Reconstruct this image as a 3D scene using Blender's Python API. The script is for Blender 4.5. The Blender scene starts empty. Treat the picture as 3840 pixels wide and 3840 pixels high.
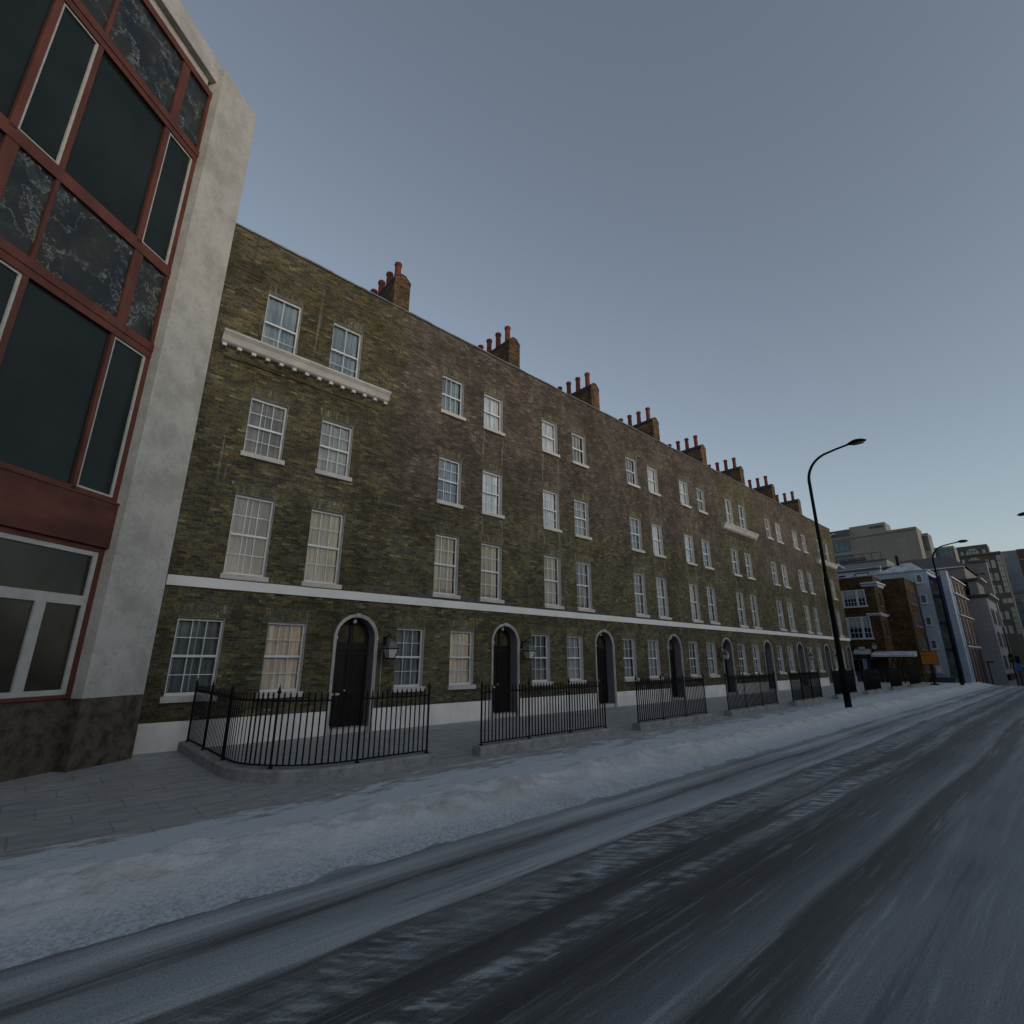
import bpy, math, random
from mathutils import Vector, Matrix
random.seed(7)
R=math.radians
sc=bpy.context.scene
COL=sc.collection
# ------------------------------------------------------------------ helpers
def sstep(a,b,x):
    t=max(0.,min(1.,(x-a)/(b-a))); return t*t*(3-2*t)
class MB:
    """collects faces in a local frame (s along the wall, d outward from it, z up)"""
    def __init__(s,o=(0,0,0),t=(1,0),n=(0,-1)):
        s.v=[];s.f=[];s.m=[];s.sm=[];s.o=o;s.t=t;s.n=n
    def P(s,a,d,z):
        return (s.o[0]+s.t[0]*a+s.n[0]*d, s.o[1]+s.t[1]*a+s.n[1]*d, s.o[2]+z)
    def poly(s,pts,mat=0,smooth=False):
        i=len(s.v); s.v+=[s.P(*p) for p in pts]; s.f.append(tuple(range(i,i+len(pts)))); s.m.append(mat); s.sm.append(smooth)
    def box(s,a0,a1,d0,d1,z0,z1,mat=0):
        a=[(a0,d0,z0),(a1,d0,z0),(a1,d1,z0),(a0,d1,z0),(a0,d0,z1),(a1,d0,z1),(a1,d1,z1),(a0,d1,z1)]
        i=len(s.v); s.v+=[s.P(*p) for p in a]
        for q in ((0,1,2,3),(4,7,6,5),(0,4,5,1),(1,5,6,2),(2,6,7,3),(3,7,4,0)):
            s.f.append(tuple(i+k for k in q)); s.m.append(mat); s.sm.append(False)
    def prism(s,prof,a0,a1,mat=0):
        """profile of (d,z) swept along s"""
        n=len(prof)
        for k in range(n):
            p,q=prof[k],prof[(k+1)%n]
            s.poly([(a0,p[0],p[1]),(a1,p[0],p[1]),(a1,q[0],q[1]),(a0,q[0],q[1])],mat)
        s.poly([(a0,p[0],p[1]) for p in prof],mat); s.poly([(a1,p[0],p[1]) for p in prof][::-1],mat)
    def plate(s,prof,d0,d1,mat=0):
        """outline of (s,z) given thickness in d"""
        n=len(prof)
        s.poly([(p[0],d1,p[1]) for p in prof],mat); s.poly([(p[0],d0,p[1]) for p in prof][::-1],mat)
        for k in range(n):
            p,q=prof[k],prof[(k+1)%n]
            s.poly([(p[0],d0,p[1]),(q[0],d0,q[1]),(q[0],d1,q[1]),(p[0],d1,p[1])],mat)
    def lathe(s,a,d,prof,n=10,mat=0,smooth=True,ph=0):
        """profile of (r,z) about a vertical axis"""
        i=len(s.v)
        for r,z in prof:
            for k in range(n):
                w=2*math.pi*(k+ph)/n; s.v.append(s.P(a+r*math.cos(w),d+r*math.sin(w),z))
        for j in range(len(prof)-1):
            for k in range(n):
                s.f.append((i+j*n+k,i+j*n+(k+1)%n,i+(j+1)*n+(k+1)%n,i+(j+1)*n+k)); s.m.append(mat); s.sm.append(smooth)
        s.f.append(tuple(i+k for k in range(n))[::-1]); s.m.append(mat); s.sm.append(False)
        s.f.append(tuple(i+(len(prof)-1)*n+k for k in range(n))); s.m.append(mat); s.sm.append(False)
    def tube(s,pts,rad,n=8,mat=0):
        pts=[Vector(s.P(*p)) for p in pts]; i=len(s.v)
        if not hasattr(rad,'__len__'): rad=[rad]*len(pts)
        up=Vector((0,0,1)); prev=None
        for j,p in enumerate(pts):
            T=(pts[min(j+1,len(pts)-1)]-pts[max(j-1,0)]).normalized()
            if prev is None:
                A=T.cross(Vector((1,0,0)) if abs(T.x)<.9 else Vector((0,1,0))).normalized()
            else: A=(prev-T*prev.dot(T)).normalized()
            prev=A; B=T.cross(A)
            for k in range(n):
                w=2*math.pi*k/n; q=p+(A*math.cos(w)+B*math.sin(w))*rad[j]; s.v.append(tuple(q))
        for j in range(len(pts)-1):
            for k in range(n):
                s.f.append((i+j*n+k,i+j*n+(k+1)%n,i+(j+1)*n+(k+1)%n,i+(j+1)*n+k)); s.m.append(mat); s.sm.append(True)
        s.f.append(tuple(i+k for k in range(n))[::-1]); s.m.append(mat); s.sm.append(False)
        s.f.append(tuple(i+(len(pts)-1)*n+k for k in range(n))); s.m.append(mat); s.sm.append(False)
    def mesh(s,name,mats):
        me=bpy.data.meshes.new(name); me.from_pydata(s.v,[],s.f)
        for m in (mats if isinstance(mats,(list,tuple)) else [mats]): me.materials.append(m)
        me.polygons.foreach_set('material_index',s.m); me.polygons.foreach_set('use_smooth',s.sm)
        me.update(); return me
    def build(s,name,mats,parent=None,loc=(0,0,0),rz=0):
        return put(name,s.mesh(name,mats),parent,loc,rz)
def put(name,me,parent=None,loc=(0,0,0),rz=0):
    o=bpy.data.objects.new(name,me); COL.objects.link(o); o.location=loc; o.rotation_euler=(0,0,rz)
    if parent is not None: o.parent=parent
    return o
def tag(o,label=None,cat=None,group=None,kind=None):
    if label: o['label']=label
    if cat: o['category']=cat
    if group: o['group']=group
    if kind: o['kind']=kind
    return o
def empty(name,loc,label,cat,group=None,rz=0):
    o=bpy.data.objects.new(name,None); COL.objects.link(o); o.location=loc; o.rotation_euler=(0,0,rz); o.empty_display_size=.2
    return tag(o,label,cat,group)
def wall_grid(mb,a0,a1,z0,z1,holes,mat=0,d=0.,arches=()):
    """flat wall face with rectangular holes; arches=(cx,r,spring): the hole above the spring is a half circle"""
    xs={a0,a1};zs={z0,z1}
    H=list(holes)
    for c,r,sp,zt in arches: xs|={c-r,c+r}; zs|={sp,sp+r+.02}; H.append((c-r,c+r,zt,sp)); H.append((c-r,c+r,sp,sp+r+.02))
    for h in H: xs|={h[0],h[1]}; zs|={h[2],h[3]}
    xs=sorted(x for x in xs if a0-1e-6<=x<=a1+1e-6); zs=sorted(z for z in zs if z0-1e-6<=z<=z1+1e-6)
    for i in range(len(xs)-1):
        for j in range(len(zs)-1):
            cx=(xs[i]+xs[i+1])/2; cz=(zs[j]+zs[j+1])/2
            if xs[i+1]-xs[i]<1e-5 or zs[j+1]-zs[j]<1e-5: continue
            if any(h[0]<cx<h[1] and h[2]<cz<h[3] for h in H): continue
            mb.poly([(xs[i],d,zs[j]),(xs[i+1],d,zs[j]),(xs[i+1],d,zs[j+1]),(xs[i],d,zs[j+1])],mat)
    for c,r,sp,zt in arches:
        n=16; top=sp+r+.02
        for k in range(n):
            w0=math.pi*k/n; w1=math.pi*(k+1)/n
            p=(c+r*math.cos(w0),d,sp+r*math.sin(w0)); q=(c+r*math.cos(w1),d,sp+r*math.sin(w1))
            mb.poly([p,(p[0],d,top),(q[0],d,top),q],mat)
# ------------------------------------------------------------------ materials
class NT:
    def __init__(s,name):
        s.mat=bpy.data.materials.new(name); s.mat.use_nodes=True; s.t=s.mat.node_tree; s.n=s.t.nodes
        s.b=s.n['Principled BSDF']; s.pos=None
    def node(s,ty,ins=None,**kw):
        x=s.n.new(ty)
        for k,v in kw.items(): setattr(x,k,v)
        for k,v in (ins or {}).items():
            s.set(x.inputs[k],v)
        return x
    def set(s,inp,v):
        if isinstance(v,bpy.types.NodeSocket): s.t.links.new(v,inp)
        elif isinstance(v,bpy.types.Node): s.t.links.new(v.outputs[0],inp)
        else:
            if hasattr(inp.default_value,'__len__') and not hasattr(v,'__len__'): v=[v]*len(inp.default_value)
            if hasattr(v,'__len__') and len(inp.default_value)==4 and len(v)==3: v=tuple(v)+(1,)
            inp.default_value=v
    def xyz(s):
        if not s.pos:
            g=s.node('ShaderNodeNewGeometry'); s.gp=g.outputs['Position']; q=s.node('ShaderNodeSeparateXYZ',{0:s.gp}); s.pos=q.outputs
        return s.pos
    def math(s,op,a,b=None,c=None,clamp=False):
        m=s.node('ShaderNodeMath',operation=op,use_clamp=clamp); s.set(m.inputs[0],a)
        if b is not None: s.set(m.inputs[1],b)
        if c is not None: s.set(m.inputs[2],c)
        return m.outputs[0]
    def ss(s,x,a,b,lo=0.,hi=1.):
        m=s.node('ShaderNodeMapRange',{0:x,1:a,2:b,3:lo,4:hi},interpolation_type='SMOOTHSTEP'); return m.outputs[0]
    def noise(s,scale=1.,detail=4.,vec=None,sc=(1,1,1),rough=.55):
        s.xyz(); v=vec or s.gp
        if sc!=(1,1,1): v=s.node('ShaderNodeVectorMath',{0:v,1:sc},operation='MULTIPLY').outputs[0]
        return s.node('ShaderNodeTexNoise',{'Vector':v,'Scale':scale,'Detail':detail,'Roughness':rough}).outputs[0]
    def ramp(s,x,stops,interp='LINEAR'):
        r=s.node('ShaderNodeValToRGB',{0:x}); cr=r.color_ramp; cr.interpolation=interp
        while len(cr.elements)<len(stops): cr.elements.new(.5)
        for e,(p,c) in zip(cr.elements,stops):
            e.position=p
            c=(c,c,c) if not hasattr(c,'__len__') else c
            e.color=tuple(c)+(1,)
        return r.outputs[0]
    def mix(s,f,a,b,mode='MIX'):
        m=s.node('ShaderNodeMix',data_type='RGBA',blend_type=mode); s.set(m.inputs[0],f); s.set(m.inputs[6],a); s.set(m.inputs[7],b); return m.outputs[2]
    def bump(s,h,dist=.01,strength=.6):
        s.set(s.b.inputs['Normal'],s.node('ShaderNodeBump',{'Height':h,'Distance':dist,'Strength':strength}).outputs[0])
    def fin(s,col,rough=.85,spec=.3,metal=0.):
        s.set(s.b.inputs['Base Color'],col); s.set(s.b.inputs['Roughness'],rough); s.b.inputs['Specular IOR Level'].default_value=spec; s.b.inputs['Metallic'].default_value=metal
        return s.mat
def M_plain(name,c,rough=.7,var=.18,scale=3.,spec=.3,metal=0.,sc=(1,1,1),bump=0.):
    t=NT(name); n=t.noise(scale,5,sc=sc); f=t.ss(n,.3,.7,1-var,1+var)
    col=t.mix(1.,c,t.node('ShaderNodeCombineColor',{0:f,1:f,2:f}).outputs[0],'MULTIPLY')
    if bump: t.bump(t.noise(scale*6,4),bump)
    return t.fin(col,rough,spec,metal)
def M_brick(name,stops,stops2=None,mortar=(.10,.095,.08),bw=.215,bh=.069,vert=False,zone=None,dark=.76,streak=False,mw=.006):
    t=NT(name); p=t.xyz()
    s=t.math('ADD',p[0],p[1]); z=p[2]
    if vert: s,z=z,s
    v=t.math('DIVIDE',z,bh); u=t.math('DIVIDE',s,bw)
    row=t.math('FLOOR',v); u2=t.math('ADD',u,t.math('MULTIPLY',row,.5)) if not vert else u
    col=t.math('FLOOR',u2)
    idv=t.node('ShaderNodeCombineXYZ',{0:col,1:row,2:3.3}).outputs[0]
    wn=t.node('ShaderNodeTexWhiteNoise',{'Vector':idv},noise_dimensions='3D').outputs['Value']
    c=t.ramp(wn,stops,'CONSTANT')
    if stops2:
        nz=t.noise(.45,3)
        zm=t.ss(t.math('ADD',z,t.math('MULTIPLY',nz,5.)),8.6,11.4)
        x=p[0]; out=t.math('MULTIPLY',t.ss(x,7.2,8.0),t.math('SUBTRACT',1.,t.math('MULTIPLY',t.ss(x,30.6,31.0),t.math('SUBTRACT',1.,t.ss(x,36.5,37.1)))))
        out=t.math('MULTIPLY',out,t.math('SUBTRACT',1.,t.ss(x,48.3,48.9)))
        c=t.mix(t.math('MULTIPLY',t.math('MULTIPLY',zm,out),.85),c,t.ramp(wn,stops2,'CONSTANT'))
    # fine grain in each brick
    g=t.noise(28.,3); gg=t.ss(g,.25,.75,.72,1.28)
    c=t.mix(1.,c,t.node('ShaderNodeCombineColor',{0:gg,1:gg,2:gg}).outputs[0],'MULTIPLY')
    mo=t.ss(t.noise(13.,5,sc=(1,1,1.5),rough=.8),.30,.70,.42,1.75); c=t.mix(1.,c,t.node('ShaderNodeCombineColor',{0:mo,1:mo,2:mo}).outputs[0],'MULTIPLY')
    # mortar
    fu=t.math('FRACT',u2); fv=t.math('FRACT',v)
    du=t.math('MULTIPLY',t.math('MINIMUM',fu,t.math('SUBTRACT',1.,fu)),bw); dv=t.math('MULTIPLY',t.math('MINIMUM',fv,t.math('SUBTRACT',1.,fv)),bh)
    mm=t.math('SUBTRACT',1.,t.ss(t.math('MINIMUM',du,dv),mw*.6,mw*1.4))
    mcol=t.mix(t.ss(t.noise(.8,3),.35,.65),mortar,tuple(k*.45 for k in mortar))
    c=t.mix(mm,c,mcol)
    # soot and weathering in broad patches
    w=t.ss(t.noise(.55,5,rough=.62),.3,.68,dark,1.22)
    w2=t.ss(t.noise(2.6,4),.3,.7,.8,1.2)
    w=t.math('MULTIPLY',w,w2)
    c=t.mix(1.,c,t.node('ShaderNodeCombineColor',{0:w,1:w,2:w}).outputs[0],'MULTIPLY')
    if streak:
        st=t.ss(t.noise(1.,3,sc=(5.5,5.5,.22)),.64,.74); patch=t.ss(t.noise(.7,2,sc=(1,1,.5)),.5,.62)
        c=t.mix(t.math('MULTIPLY',t.math('MULTIPLY',st,patch),.35),c,(.28,.27,.24))
        dk=t.ss(t.noise(1.3,3,sc=(3.2,3.2,.15)),.62,.72)
        c=t.mix(t.math('MULTIPLY',dk,.45),c,(.035,.034,.03))
        xw=t.math('ADD',x_,t.math('MULTIPLY',t.math('SUBTRACT',t.noise(1.6,4),.5),.45)) if False else t.math('ADD',p[0],t.math('MULTIPLY',t.math('SUBTRACT',t.noise(1.4,4,sc=(0,0,1)),.5),.30))
        dm=None
        for xx in (11.33,12.30,14.62,15.58,22.88,23.85,26.22,27.18,40.47,41.4,43.95,44.9):
            d_=t.math('ABSOLUTE',t.math('SUBTRACT',xw,xx)); dm=d_ if dm is None else t.math('MINIMUM',dm,d_)
        zr=t.math('ADD',t.math('MULTIPLY',t.ss(z,5.9,6.5),t.math('SUBTRACT',1.,t.ss(z,7.0,7.12))),t.math('MULTIPLY',t.ss(z,8.9,9.6),t.math('SUBTRACT',1.,t.ss(z,10.5,10.6))))
        c=t.mix(t.math('MULTIPLY',t.math('MULTIPLY',t.math('SUBTRACT',1.,t.ss(dm,.0,.055)),zr),t.ss(t.noise(5.,4),.3,.6,.1,.6)),c,(.23,.22,.19))
        sp=t.ss(t.noise(9.,1),.78,.82); c=t.mix(t.math('MULTIPLY',sp,.7),c,(.33,.31,.27))
    t.bump(t.math('ADD',t.math('MULTIPLY',mm,-1.),t.math('MULTIPLY',wn,.35)),.006,.7)
    return t.fin(c,.9,.15)
def soft(st,k,mul,tint=(1,1,1)):
    m=[sum(c[1][i] for c in st)/len(st) for i in range(3)]
    return [(p,tuple((c[i]*(1-k)+m[i]*k)*mul*tint[i] for i in range(3))) for p,c in st]
OLIVE=[(0.,(.070,.062,.044)),(.16,(.130,.112,.058)),(.34,(.175,.142,.062)),(.48,(.110,.102,.070)),(.60,(.24,.185,.075)),(.70,(.052,.048,.042)),(.80,(.150,.135,.100)),(.90,(.185,.105,.050)),(.965,(.32,.27,.15))]
PURPLE=[(0.,(.085,.066,.058)),(.18,(.125,.092,.078)),(.36,(.165,.120,.098)),(.5,(.105,.090,.078)),(.62,(.20,.165,.115)),(.72,(.060,.050,.048)),(.82,(.150,.100,.082)),(.92,(.17,.15,.12)),(.965,(.28,.25,.18))]
BROWN=[(0.,(.13,.075,.028)),(.25,(.17,.100,.036)),(.5,(.11,.062,.026)),(.7,(.20,.125,.048)),(.88,(.085,.05,.024))]
STACK=[(0.,(.17,.095,.045)),(.3,(.12,.075,.045)),(.55,(.21,.12,.05)),(.78,(.075,.05,.035))]
OLIVE=soft(OLIVE,.22,.46,(.96,1.04,1.04)); PURPLE=soft(PURPLE,.25,.48,(.99,1.,1.10))
m_brick=M_brick('terrace_brick',OLIVE,PURPLE,streak=True,zone=True)
m_arch=M_brick('brick_voussoirs',soft([(0.,(.11,.095,.05)),(.25,(.17,.14,.065)),(.5,(.13,.12,.08)),(.7,(.22,.18,.085)),(.88,(.07,.062,.045)),(.95,(.30,.27,.17))],.3,.58,(.96,1.02,1.16)),vert=True,bw=.30,bh=.07,mw=.007)
m_stack=M_brick('chimney_brick',soft(STACK,.1,.6),dark=.5)
m_pub=M_brick('brown_brick',soft(BROWN,.1,.42,(1.,1.04,1.2)),dark=.6,mortar=(.06,.045,.03))
def mat_white():
    t=NT('white_stucco'); n=t.ss(t.noise(1.2,5),.3,.7,.82,1.04)
    st=t.ss(t.noise(1.,4,sc=(4,4,.3)),.58,.75); c=t.mix(1.,(.62,.62,.60),t.node('ShaderNodeCombineColor',{0:n,1:n,2:n}).outputs[0],'MULTIPLY')
    z=t.xyz()[2]; low=t.math('SUBTRACT',1.,t.ss(z,.0,.7))
    c=t.mix(t.math('MULTIPLY',t.math('MULTIPLY',st,low),.75),c,(.16,.135,.10)); t.bump(t.noise(30,3),.003)
    return t.fin(c,.75,.3)
m_white=mat_white()
m_cornice=M_plain('grey_white_cornice',(.40,.405,.40),.6,.15,2.)
m_string=M_plain('white_string_course',(.56,.57,.565),.6,.05,1.5)
def mat_stone(name,c,c2,scale=2.):
    t=NT(name); a=t.ss(t.noise(scale,6,rough=.65),.35,.7); b=t.ss(t.noise(scale*9,4),.5,.75)
    col=t.mix(a,c,c2); col=t.mix(t.math('MULTIPLY',b,.35),col,tuple(k*.55 for k in c2)); t.bump(t.noise(scale*14,4),.004); return t.fin(col,.85,.25)
m_sill=mat_stone('sill_stone',(.44,.42,.40),(.36,.34,.33),3.)
m_pillar=mat_stone('pale_stone',(.41,.41,.39),(.29,.288,.272),1.3)
m_kerb=mat_stone('kerb_granite',(.29,.295,.29),(.17,.175,.172),3.5)
m_granite=mat_stone('dark_granite',(.10,.084,.064),(.030,.025,.020),5.)
m_reveal=mat_stone('painted_reveal',(.56,.53,.52),(.47,.445,.44),4.)
m_doorreveal=M_plain('smooth_grey_reveal',(.15,.15,.16),.6,.08)
m_surround=M_plain('grey_door_moulding',(.31,.305,.305),.6,.15,2.)
m_sash=M_plain('white_sash_paint',(.50,.53,.54),.4,.08,3.)
m_bluebar=M_plain('pale_blue_bar',(.30,.37,.41),.5,.1)
m_black=M_plain('black_iron',(.007,.007,.008),.75,.25,6.,spec=.15)
m_lampblack=M_plain('black_lamp_post',(.006,.006,.0065),.85,.3,3.,spec=.08)
m_door=M_plain('black_door_paint',(.007,.0055,.0055),.5,.3,2.,spec=.2)
m_doorred=M_plain('dark_red_trim',(.035,.012,.009),.5,.2)
m_brass=M_plain('brass',(.42,.38,.26),.4,.1,3.,metal=.3)
m_lead=M_plain('grey_lead',(.115,.125,.13),.6,.3,2.)
m_slate=mat_stone('slate_strip',(.075,.078,.092),(.045,.047,.056),4.)
m_roof=M_plain('slate_roof',(.06,.063,.07),.7,.2)
m_cap=M_plain('sooty_mortar',(.028,.027,.026),.9,.3,4.)
m_pot=M_plain('terracotta',(.125,.028,.016),.8,.25,4.)
m_lantglass=M_plain('frosted_lantern_glass',(.40,.41,.41),.35,.06)
m_redwood=M_plain('red_painted_frame',(.092,.029,.020),.5,.25,2.5,sc=(1,1,.4))
m_redbeam=M_plain('red_brown_beam',(.085,.028,.020),.55,.4,.9,sc=(1,1,2.5))
m_whiteframe=M_plain('white_window_frame',(.36,.37,.36),.5,.1,4.)
m_whiteframe2=M_plain('grey_window_frame',(.30,.315,.31),.5,.1,4.)
def mat_marble():
    t=NT('dark_marble'); t.xyz()
    w=t.node('ShaderNodeVectorMath',{0:t.gp,1:t.node('ShaderNodeVectorMath',{0:t.node('ShaderNodeTexNoise',{'Vector':t.gp,'Scale':1.3,'Detail':6.,'Roughness':.65}).outputs[1],1:(1.6,1.6,1.6)},operation='MULTIPLY').outputs[0]},operation='ADD').outputs[0]
    def ridge(scale,wd,vec,sc=(1,1,1)):
        n=t.noise(scale,6,vec=vec,sc=sc,rough=.6); return t.math('SUBTRACT',1.,t.ss(t.math('ABSOLUTE',t.math('SUBTRACT',n,.5)),0.,wd))
    n1=t.noise(1.2,5,rough=.6); r1=ridge(.9,.008,w); r2=ridge(2.6,.02,w,(1,1,.6)); cl=t.ss(t.noise(2.2,5,vec=w),.5,.75)
    base=t.mix(t.ss(n1,.3,.7),(.006,.010,.015),(.024,.025,.018)); base=t.mix(t.math('MULTIPLY',cl,.32),base,(.075,.085,.09))
    c=t.mix(t.math('MULTIPLY',r1,.75),base,(.28,.32,.33)); c=t.mix(t.math('MULTIPLY',t.math('MULTIPLY',r2,cl),.6),c,(.22,.24,.24))
    return t.fin(c,.3,.4)
m_marble=mat_marble()

def mat_glass(name,tint=(.96,.965,.97),rough=.02,base=.0):
    m=bpy.data.materials.new(name); m.use_nodes=True; t=m.node_tree; t.nodes.clear(); N=t.nodes.new
    o=N('ShaderNodeOutputMaterial'); mx=N('ShaderNodeMixShader'); fr=N('ShaderNodeFresnel'); fr.inputs[0].default_value=1.5
    tr=N('ShaderNodeBsdfTransparent'); tr.inputs[0].default_value=tint+(1,); gl=N('ShaderNodeBsdfGlossy'); gl.inputs['Roughness'].default_value=rough
    ge=N('ShaderNodeNewGeometry'); nz=N('ShaderNodeTexNoise'); nz.inputs['Scale'].default_value=1.6; bp=N('ShaderNodeBump'); bp.inputs['Distance'].default_value=.01; bp.inputs['Strength'].default_value=.06
    t.links.new(ge.outputs['Position'],nz.inputs['Vector']); t.links.new(nz.outputs[0],bp.inputs['Height']); t.links.new(bp.outputs[0],gl.inputs['Normal'])
    bk=N('ShaderNodeMath'); bk.operation='MULTIPLY'; iv=N('ShaderNodeMath'); iv.operation='SUBTRACT'; iv.inputs[0].default_value=1.; t.links.new(ge.outputs['Backfacing'],iv.inputs[1]); t.links.new(fr.outputs[0],bk.inputs[0]); t.links.new(iv.outputs[0],bk.inputs[1]); t.links.new(bk.outputs[0],mx.inputs[0]); t.links.new(tr.outputs[0],mx.inputs[1]); t.links.new(gl.outputs[0],mx.inputs[2]); t.links.new(mx.outputs[0],o.inputs[0]); return m
m_glass=mat_glass('window_glass')
def mat_darkglass(name,c,rough=.06,var=.3,sc=1.,spec=.5):
    t=NT(name); n=t.ss(t.noise(sc,3),.3,.7,1-var,1+var); col=t.mix(1.,c,t.node('ShaderNodeCombineColor',{0:n,1:n,2:n}).outputs[0],'MULTIPLY'); return t.fin(col,rough,spec)
m_dglass=mat_darkglass('dark_office_glass',(.013,.019,.019),.22,.25,.6,.22)
m_lowglass=mat_darkglass('murky_lower_glass',(.030,.030,.024),.15,.4,.9,.3)
m_bgglass=mat_darkglass('blue_office_glass',(.05,.095,.13),.1,.3,.5)
m_bgglass2=mat_darkglass('pale_office_glass',(.25,.28,.27),.15,.15,.5)
m_bgdark=mat_darkglass('dark_pane',(.012,.013,.016),.1,.3,1.)
def mat_curtain_or_room(name,c,c2,room=False):
    t=NT(name); p=t.xyz(); s=t.math('ADD',p[0],p[1])
    w=t.noise(1.,3,sc=(9,9,.35)); f=t.ss(w,.3,.7,.72,1.12)
    n=t.ss(t.noise(.9,2),.35,.65); col=t.mix(n,c,c2)
    col=t.mix(1.,col,t.node('ShaderNodeCombineColor',{0:f,1:f,2:f}).outputs[0],'MULTIPLY'); return t.fin(col,.9,.1)
m_cur={'cream':mat_curtain_or_room('cream_curtain',(.72,.64,.52),(.64,.52,.40)),
       'tan':mat_curtain_or_room('tan_curtain',(.40,.35,.265),(.32,.265,.19)),
       'dim':mat_curtain_or_room('dim_grey_room_panel',(.19,.20,.20),(.13,.14,.145)),  # sheet coloured as the dim room behind the glass, no real blind
       'net':mat_curtain_or_room('pale_net_curtain',(.60,.66,.71),(.50,.57,.63)),
       'green':mat_curtain_or_room('grey_green_curtain',(.34,.38,.37),(.24,.28,.285)),
       'dark':mat_curtain_or_room('dark_room_panel',(.20,.22,.22),(.11,.13,.135)),  # unlit room painted as a dark sheet behind the pane
       'blue':mat_curtain_or_room('blue_grey_blind',(.22,.28,.32),(.14,.20,.25))}
m_lightreveal=m_reveal
def bgstone(name,c,pw=3.,ph=1.6,line=.6):
    t=NT(name); p=t.xyz(); s=t.math('ADD',p[0],p[1])
    fu=t.math('FRACT',t.math('DIVIDE',s,pw)); fv=t.math('FRACT',t.math('DIVIDE',p[2],ph))
    m=t.math('SUBTRACT',1.,t.ss(t.math('MINIMUM',t.math('MULTIPLY',fu,pw),t.math('MULTIPLY',fv,ph)),.04,.10))
    n=t.ss(t.noise(.3,5),.3,.7,.85,1.1); col=t.mix(1.,c,t.node('ShaderNodeCombineColor',{0:n,1:n,2:n}).outputs[0],'MULTIPLY')
    col=t.mix(t.math('MULTIPLY',m,line),col,tuple(k*.45 for k in c)); return t.fin(col,.8,.3)
m_beige=bgstone('beige_panels',(.185,.185,.165),4.5,3.2,.4)
m_slabs2=bgstone('dark_shingle',(.085,.09,.088),1.2,.4,.5)
m_bggrey=mat_darkglass('grey_stair_glass',(.07,.08,.08),.2,.5,1.2)
m_tower=bgstone('grey_brown_stone',(.075,.067,.057),1.5,.8,.25)
m_stonebg=bgstone('pale_blockwork',(.20,.205,.225),1.6,.55,.35)
m_lilac=bgstone('lilac_grey_stone',(.135,.13,.132),2.5,1.4,.3)
m_whitebg=M_plain('white_render',(.26,.31,.38),.8,.12,.4)
m_whitetrim=M_plain('white_trim',(.38,.40,.48),.6,.1)
m_snowroof=M_plain('snowy_roof',(.30,.34,.38),.8,.3,1.2)
m_navy=M_plain('navy_paint',(.008,.012,.075),.5,.2)
m_redground=M_plain('dark_red_shopfront',(.045,.010,.010),.5,.3)
m_orangebrick=M_brick('orange_brick',[(0.,(.10,.055,.025)),(.5,(.12,.068,.03)),(.8,(.08,.04,.02))],dark=.8)
m_redtower=M_plain('red_brown_cladding',(.085,.045,.04),.7,.2)
# ground materials
def mat_pavement():
    t=NT('flagstones'); p=t.xyz(); x,y=p[0],p[1]
    # slabs run with the street
    row=t.math('FLOOR',t.math('DIVIDE',y,.62)); u=t.math('ADD',t.math('DIVIDE',x,.92),t.math('MULTIPLY',row,.37)); 
    fu=t.math('FRACT',u); fv=t.math('FRACT',t.math('DIVIDE',y,.62))
    dl=t.math('MINIMUM',t.math('MULTIPLY',t.math('MINIMUM',fu,t.math('SUBTRACT',1.,fu)),.92),t.math('MULTIPLY',t.math('MINIMUM',fv,t.math('SUBTRACT',1.,fv)),.62))
    joint=t.math('SUBTRACT',1.,t.ss(dl,.004,.014))
    wn=t.node('ShaderNodeTexWhiteNoise',{'Vector':t.node('ShaderNodeCombineXYZ',{0:t.math('FLOOR',u),1:row,2:0.}).outputs[0]},noise_dimensions='3D').outputs['Value']
    slab=t.ramp(wn,[(0.,(.25,.26,.262)),(.4,(.29,.292,.295)),(.7,(.275,.265,.245)),(1.,(.245,.257,.275))])
    g=t.ss(t.noise(2.,5,sc=(1,3.,1)),.3,.7,.82,1.18); slab=t.mix(1.,slab,t.node('ShaderNodeCombineColor',{0:g,1:g,2:g}).outputs[0],'MULTIPLY')
    slab=t.mix(t.math('MULTIPLY',joint,.38),slab,(.10,.098,.095)); dust=t.ss(t.noise(3.2,6,sc=(.8,1.6,1),rough=.75),.47,.66); slab=t.mix(t.math('MULTIPLY',dust,.35),slab,(.40,.42,.43))
    # trodden snow towards the road
    n=t.noise(1.6,6,sc=(.6,2.3,1),rough=.68); n2=t.noise(5.,5,sc=(.6,2.4,1),rough=.7)
    nn=t.math('ADD',t.math('MULTIPLY',t.math('SUBTRACT',t.math('ADD',t.math('MULTIPLY',n,.6),t.math('MULTIPLY',n2,.4)),.5),3.0),.5)
    far=t.ss(x,16.,44.,0.,.16)
    lvl=t.math('ADD',t.ss(y,6.95,9.3,.66,.02),far)
    left=t.ss(x,1.5,6.5,-.35,0.)
    lvl=t.math('ADD',lvl,t.math('MULTIPLY',left,t.ss(y,7.,8.8)))
    sn=t.ss(t.math('ADD',nn,t.math('SUBTRACT',lvl,.30)),.42,.58)
    frost=t.math('MULTIPLY',t.ss(x,9.,40.,.05,.55),t.ss(n,.2,.8,.5,1.))
    col=t.mix(frost,slab,(.30,.305,.31))
    col=t.mix(t.math('MULTIPLY',sn,.9),col,(.50,.545,.57))
    t.bump(t.math('ADD',t.math('MULTIPLY',sn,1.2),t.math('MULTIPLY',joint,-.6)),.02,.6)
    return t.fin(col,t.ss(sn,0.,1.,.62,.9),.35)
m_pave=mat_pavement()
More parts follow.
